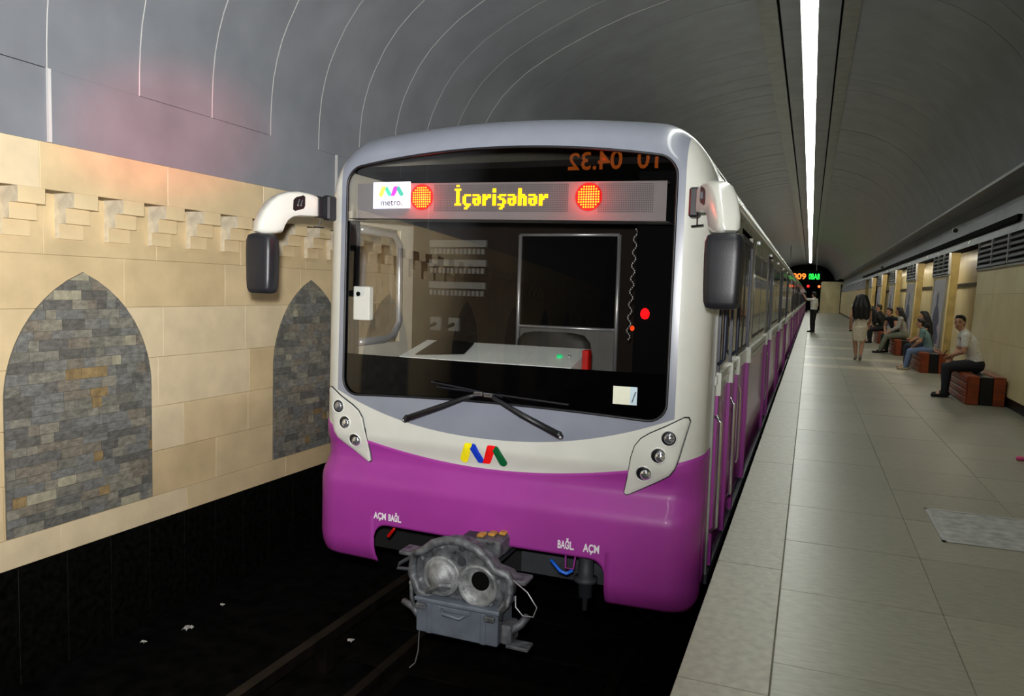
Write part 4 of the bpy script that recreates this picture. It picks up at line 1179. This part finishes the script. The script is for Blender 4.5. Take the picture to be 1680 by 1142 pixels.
CLOTH = {}
def cloth(hexc, hex2=None, ns=30):
    k = (hexc, hex2)
    if k not in CLOTH: CLOTH[k] = mk('cloth_'+hexc, hexc, .8, var=.08, nscale=ns, hex2=hex2, bump=.1, bscale=120)
    return CLOTH[k]

def person(label, pos, face, J, top, bottom, shoes, hair='short', H=1.0, sleeve=1, dress=None, voxel=.012, head_yaw=0.0, female=False, head_pitch=0.0, skinhex=None):
    """J: joints in the person's own axes (x forward, y left, z up). face: heading in degrees from +x."""
    root = empty('person', pos, label, 'person')
    R = Matrix.Rotation(radians(face), 3, 'Z'); P = Vector(pos)
    def T(v): return P+R @ (Vector(v)*H)
    g = {k: Vector(v) for k, v in J.items()}
    sk = M['skin'] if not skinhex else cloth(skinhex)
    def cap(mb, a, b, r1, r2, n=12): mb.capsule(T(a), T(b), r1*H, r2*H, n)
    wide = .88 if female else 1.0
    def torso(mb, e, low=True):
        pel, wai, che, nb = g['pelvis'], g['waist'], g['chest'], g['neck']
        for sgn in (-1, 1):
            o = Vector((0, sgn*.075*wide, 0))
            if low: cap(mb, pel+o*.95, wai+o*.75, .105*(1.05 if female else 1)+e, .095*wide+e)
            cap(mb, wai+o*.75, che+o*1.05, .095*wide+e, .105*wide+e)
        cap(mb, g['shl'], g['shr'], .062+e, .062+e); cap(mb, che, nb, .11+e, .055+e)
    def arm(mb, sd, e, frac=1.0, start=True):
        s_, el, wr_ = g['sh'+sd], g['el'+sd], g['wr'+sd]
        if frac <= 1.0:
            cap(mb, s_, s_.lerp(el, frac), .054*wide+e, (.054-.012*frac)*wide+e)
        else:
            cap(mb, s_, el, .054*wide+e, .043*wide+e); cap(mb, el, el.lerp(wr_, frac-1), .042*wide+e, .032+e)
    def leg(mb, sd, e, frac=2.0):
        h, k, a = g['hip'+sd], g['kn'+sd], g['an'+sd]
        cap(mb, h, k, .088+e, .060+e)
        cap(mb, k, k.lerp(a, .45), .058+e, .056+e); cap(mb, k.lerp(a, .45), a, .056+e, .038+e)
    # --- body
    b = MB(); torso(b, 0)
    for sd in ('l', 'r'):
        arm(b, sd, 0, 2.0); leg(b, sd, 0)
        cap(b, g['an'+sd], g['to'+sd], .040, .028)
        hd = (g['wr'+sd]-g['el'+sd]).normalized(); up_ = Vector((0, 0, 1)); sdv = hd.cross(up_)
        sdv = sdv.normalized() if sdv.length > .1 else Vector((0, 1, 0))
        nrm = sdv.cross(hd)
        w0 = g['wr'+sd]; pm = w0+hd*.075
        for q_ in (-.024, 0, .024): cap(b, w0+sdv*q_*.6, pm+sdv*q_, .017, .016, 8)
        for i, (o, ln) in enumerate(((-.033, .058), (-.011, .072), (.011, .068), (.033, .052))):
            k1 = pm+sdv*o+hd*ln*.5-nrm*.006; cap(b, pm+sdv*o*.9, k1, .0105, .010, 8); cap(b, k1, k1+hd*ln*.4-nrm*.022, .010, .0085, 8)
        ts = 1 if sd == 'l' else -1
        cap(b, w0+hd*.02+sdv*ts*.03, w0+hd*.06+sdv*ts*.058-nrm*.01, .013, .011, 8); cap(b, w0+hd*.06+sdv*ts*.058-nrm*.01, w0+hd*.09+sdv*ts*.056-nrm*.018, .011, .009, 8)
    hc = g['head']; Rh = Matrix.Rotation(radians(head_yaw), 3, 'Z') @ Matrix.Rotation(radians(head_pitch), 3, 'Y')
    def hT(v): return T(hc+Rh @ Vector(v))
    Rw = R @ Rh
    cap(b, g['neck'], hc+Vector((0, 0, -.06)), .052, .050)
    b.ellipsoid(hT((-.008, 0, .03)), (.098*H, .077*H, .095*H), 16, R=Rw)
    b.ellipsoid(hT((.018, 0, -.045)), (.070*H, .060*H, .078*H), 14, R=Rw)
    b.capsule(hT((.088, 0, .012)), hT((.106, 0, -.022)), .011*H, .016*H, 8)
    for sgn in (-1, 1): b.ellipsoid(hT((-.005, sgn*.078, -.008)), (.018*H, .010*H, .03*H), 8, R=Rw)
    me = remesh(b, voxel*H); me.materials.clear(); me.materials.append(sk)
    link('body', me, root)
    for sgn in (-1, 1):
        MB().ellipsoid(hT((.080, sgn*.031, .008)), (.009*H, .012*H, .007*H), 8, R=Rw).build('eye', M['hair'], root, smooth=True)
        MB().capsule(hT((.086, sgn*.018, .028)), hT((.078, sgn*.046, .028)), .004*H, .003*H, 6).build('eyebrow', M['hair'], root)
    MB().capsule(hT((.086, -.018, -.062)), hT((.086, .018, -.062)), .006*H, .006*H, 6).build('mouth', cloth('8a4a44'), root)
    # --- clothes
    if top:
        s_ = MB(); torso(s_, .014)
        for sd in ('l', 'r'): arm(s_, sd, .012, sleeve)
        me = remesh(s_, .014*H); me.materials.clear(); me.materials.append(top); link('shirt', me, root)
    if bottom:
        s_ = MB()
        for sgn in (-1, 1): cap(s_, g['pelvis']+Vector((0, sgn*.07, 0)), g['pelvis'].lerp(g['waist'], .5)+Vector((0, sgn*.065, 0)), .125, .112)
        for sd in ('l', 'r'): leg(s_, sd, .016)
        me = remesh(s_, .014*H); me.materials.clear(); me.materials.append(bottom); link('trousers', me, root)
    if dress:
        s_ = MB(); torso(s_, .012)
        zs = [(.90, .155, .19), (.80, .15, .185), (.66, .125, .165), (.52, .10, .135)]
        rows = []
        for z, a, c in zs: rows.append([T(Vector((g['pelvis'].x, 0, z))+Vector((a*cos(2*pi*k/20), c*sin(2*pi*k/20), 0))) for k in range(20)])
        vs = [q for r_ in rows for q in r_]; fs = [(i*20+k, i*20+(k+1) % 20, (i+1)*20+(k+1) % 20, (i+1)*20+k) for i in range(3) for k in range(20)]
        fs += [tuple(range(20)), tuple(60+k for k in range(19, -1, -1))]
        s_.add(vs, fs); me = remesh(s_, .014*H, 4); me.materials.clear(); me.materials.append(dress); link('dress', me, root)
    for sd in ('l', 'r'):
        s_ = MB(); a, t = g['an'+sd], g['to'+sd]
        cap(s_, Vector((a.x-.035, a.y, a.z-.045)), t+Vector((.02, 0, 0)), .040, .036); cap(s_, a+Vector((-.01, 0, -.01)), a.lerp(t, .4), .042, .040)
        me = remesh(s_, .012*H); me.materials.clear(); me.materials.append(shoes); link('shoe', me, root)
    # --- hair
    h = MB()
    if hair:
        h.ellipsoid(hT((-.022, 0, .050)), (.100*H, .086*H, .088*H), 16, R=Rw)
        h.ellipsoid(hT((-.05, 0, .0)), (.065*H, .080*H, .085*H), 14, R=Rw)
        h.ellipsoid(hT((.04, 0, .105)), (.05*H, .06*H, .03*H), 12, R=Rw)
    if hair == 'long':
        nk = g['neck']
        back = Vector((-.09, 0, -.12))
        for sgn in (-1, 0, 1):
            h.capsule(hT((-.06, sgn*.05, .02)), T(nk+Rh @ Vector((-.085, sgn*.07, -.02))), .06*H, .065*H)
            h.capsule(T(nk+Rh @ Vector((-.085, sgn*.07, -.02))), T(nk+Rh @ Vector((-.115, sgn*.085, -.24))), .065*H, .055*H)
        for sgn in (-1, 1): h.capsule(hT((-.01, sgn*.075, .01)), T(nk+Rh @ Vector((-.02, sgn*.10, -.08))), .03*H, .035*H)
    if hair == 'huge':
        nk = g['neck']
        for sgn in (-1, 0, 1):
            h.capsule(hT((-.05, sgn*.06, .02)), T(nk+Vector((-.10, sgn*.13, -.06))), .10*H, .10*H)
            h.capsule(T(nk+Vector((-.10, sgn*.13, -.06))), T(nk+Vector((-.125, sgn*.13, -.32))), .10*H, .07*H)
    if hair:
        me = remesh(h, .013*H); me.materials.clear(); me.materials.append(M['hair']); link('hair', me, root)
    return root, T

def stand(stride=0.0, lean_=0.0):
    return dict(pelvis=(0, 0, .93), waist=(.0, 0, 1.08), chest=(lean_*.6, 0, 1.29), neck=(lean_, 0, 1.47), head=(lean_+.02, 0, 1.62),
        shl=(lean_*.9, .175, 1.41), shr=(lean_*.9, -.175, 1.41), ell=(lean_*.5-.03, .235, 1.13), elr=(lean_*.5-.03, -.235, 1.13), wrl=(.06, .245, .90), wrr=(.06, -.245, .90),
        hipl=(0, .09, .90), hipr=(0, -.09, .90), knl=(stride*.55+.02, .085, .50), knr=(-stride*.2+.03, -.085, .50), anl=(stride*.95, .08, .085), anr=(-stride*.85, -.08, .085+abs(stride)*.25), tol=(stride*.95+.15, .095, .03), tor=(-stride*.85+.13, -.095, .03+abs(stride)*.05))
def sit(lean_=.08, seat=.45, knee=.44, foot=.0, spread=.1, wr=(.32, .10, .66)):
    z = seat+.11
    return dict(pelvis=(0, 0, z), waist=(lean_*.2, 0, z+.16), chest=(lean_*.8, 0, z+.36), neck=(lean_*1.6, 0, z+.54), head=(lean_*1.9+.03, 0, z+.69),
        shl=(lean_*1.5, .175, z+.48), shr=(lean_*1.5, -.175, z+.48), ell=(lean_+.10, .235, z+.23), elr=(lean_+.10, -.235, z+.23), wrl=(wr[0], wr[1], wr[2]), wrr=(wr[0], -wr[1], wr[2]),
        hipl=(.02, .09, z), hipr=(.02, -.09, z), knl=(knee, spread, seat+.06), knr=(knee, -spread, seat+.06), anl=(knee+foot, spread, .085), anr=(knee+foot-.04, -spread, .085), tol=(knee+foot+.15, spread+.02, .03), tor=(knee+foot+.11, -spread-.02, .03))

WHITE = cloth('f2efe6'); BLACK = cloth('15151a'); GREYT = cloth('8e8b84'); JEANS = cloth('31394a')
# man in white on the nearest bench, head turned to the viewer
J = sit(.13, .45, .42, .02, .09, (.38, .05, .70)); J['wrr'] = (.36, -.06, .66)
r1, T1 = person('man in white t-shirt and dark trousers sitting on the nearest bench, face turned to camera', (2.60, 14.35, 0), 180, J, WHITE, cloth('20222a'), BLACK, 'short', 1.0, .62, voxel=.0095, head_yaw=62)
ph = MB().box(-.035, .035, -.005, .005, -.07, .07, bev=.004)
o = ph.build('phone', M['rubber'], label='small dark phone held by the seated man in white', category='phone'); o.location = T1((.46, .0, .73)); o.rotation_euler = (.6, 0, 1.2)
# woman walking away in the pale dress
J = stand(.16, .0); J['ell'] = (-.08, .24, 1.14); J['wrl'] = (.06, .22, .93); J['elr'] = (-.03, -.24, 1.13); J['wrr'] = (.10, -.22, .94)
for k in ('anl', 'anr', 'tol', 'tor'):
    v = J[k]; J[k] = (v[0], v[1]*.5, v[2]+(.03 if k[0] == 'a' else 0))
person('woman in short cream dress with long black hair walking away on the platform', (1.22, 21.3, 0), 92, J, None, None, cloth('8d8474'), 'huge', .985, dress=cloth('ece0c4'), female=True)
# attendant far off with a raised arm
J = stand(.0, .0); J['ell'] = (.22, .24, 1.42); J['wrl'] = (.40, .20, 1.62)
r2, T2 = person('man in white shirt and black trousers standing far off beside the train, one arm raised', (.16, 37.4, 0), 150, J, WHITE, BLACK, BLACK, 'short', 1.06, .8)
pd = empty('signal_paddle', T2((.44, .2, 1.6)), 'round white signal paddle held up by the far standing man', 'paddle')
c = T2((.46, .19, 1.78)); MB().tube([T2((.44, .195, 1.62)), c], .012, 6).build('handle', M['rubber'], pd)
MB().lathe([(.0005, -.008), (.10, -.008), (.10, .008), (.0005, .008)], c, (0, -1, 0), 18).build('disc', cloth('e0c9c9'), pd)
# woman with dark hair and the boy on the second bench
person('woman with long dark hair in a sleeveless dark top sitting on the second bench', (2.62, 20.05, 0), 182, sit(.05, .45, .43, .03, .08, (.30, .07, .68)), cloth('1b181d'), cloth('1f2637'), cloth('c9b59a'), 'long', .98, .12, female=True)
person('boy in patterned blue-green shirt and light jeans sitting in front of the dark-haired woman', (2.55, 19.35, 0), 172, sit(.10, .45, .43, .08, .07, (.34, .06, .66)), cloth('7fa0a0', '3c5a66', 60), cloth('6f86ad'), cloth('b9a890'), 'short', .86, .55)
# couple on the third bench
person('young man in sleeveless dark top leaning toward the woman in grey on the third bench', (2.52, 25.75, 0), 215, sit(.16, .45, .42, .02, .10, (.36, .10, .62)), cloth('1a2028'), cloth('14301f'), BLACK, 'short', .98, .1)
person('woman in grey top and grey-green trousers with black hair on the third bench', (2.62, 24.95, 0), 176, sit(.07, .45, .46, .16, .08, (.42, .08, .62)), cloth('a3a29c'), cloth('7c8272'), BLACK, 'long', 1.0, 1.7, female=True)
# two dark figures on the fourth bench
person('dark-dressed man with short black hair on the fourth bench, beside the woman in black coat', (2.55, 31.4, 0), 188, sit(.06, .45, .42, .02, .10), cloth('202226'), cloth('1a1c22'), cloth('9b8f80'), 'short', 1.02, 1.7)
person('woman with black hair in a black coat bending forward on the fourth bench', (2.52, 30.5, 0), 184, sit(.22, .45, .42, .02, .10), cloth('141316'), cloth('191a1f'), BLACK, 'long', .98, 1.8, female=True)
person('person in black sitting far off with a red bag, left of the walking woman', (2.5, 40.9, 0), 185, sit(.12, .45, .42, .04, .10, (.34, .1, .66)), cloth('18171a'), cloth('4c4a48'), BLACK, 'short', 1.0, 1.8)
bg = empty('handbag', (2.1, 40.6, .56), 'red bag on the lap of the far person in black', 'bag')
MB().box(2.02, 2.2, 40.45, 40.8, .58, .86, bev=.04).build('pouch', cloth('c41c28'), bg)
MB().tube([(2.11, 40.5, .85), (2.11, 40.55, .98), (2.11, 40.7, .98), (2.11, 40.75, .85)], .012, 6).build('strap', cloth('7d1018'), bg)
# child at the right edge, one pink shoe reaching into the picture
J = stand(.26, .05)
person('child stepping in at the right edge, only one pink shoe showing', (2.34, 9.05, 0), 184, J, cloth('d77aa0'), cloth('5a6a8c'), cloth('e2568f'), 'long', .68, .6, female=True)
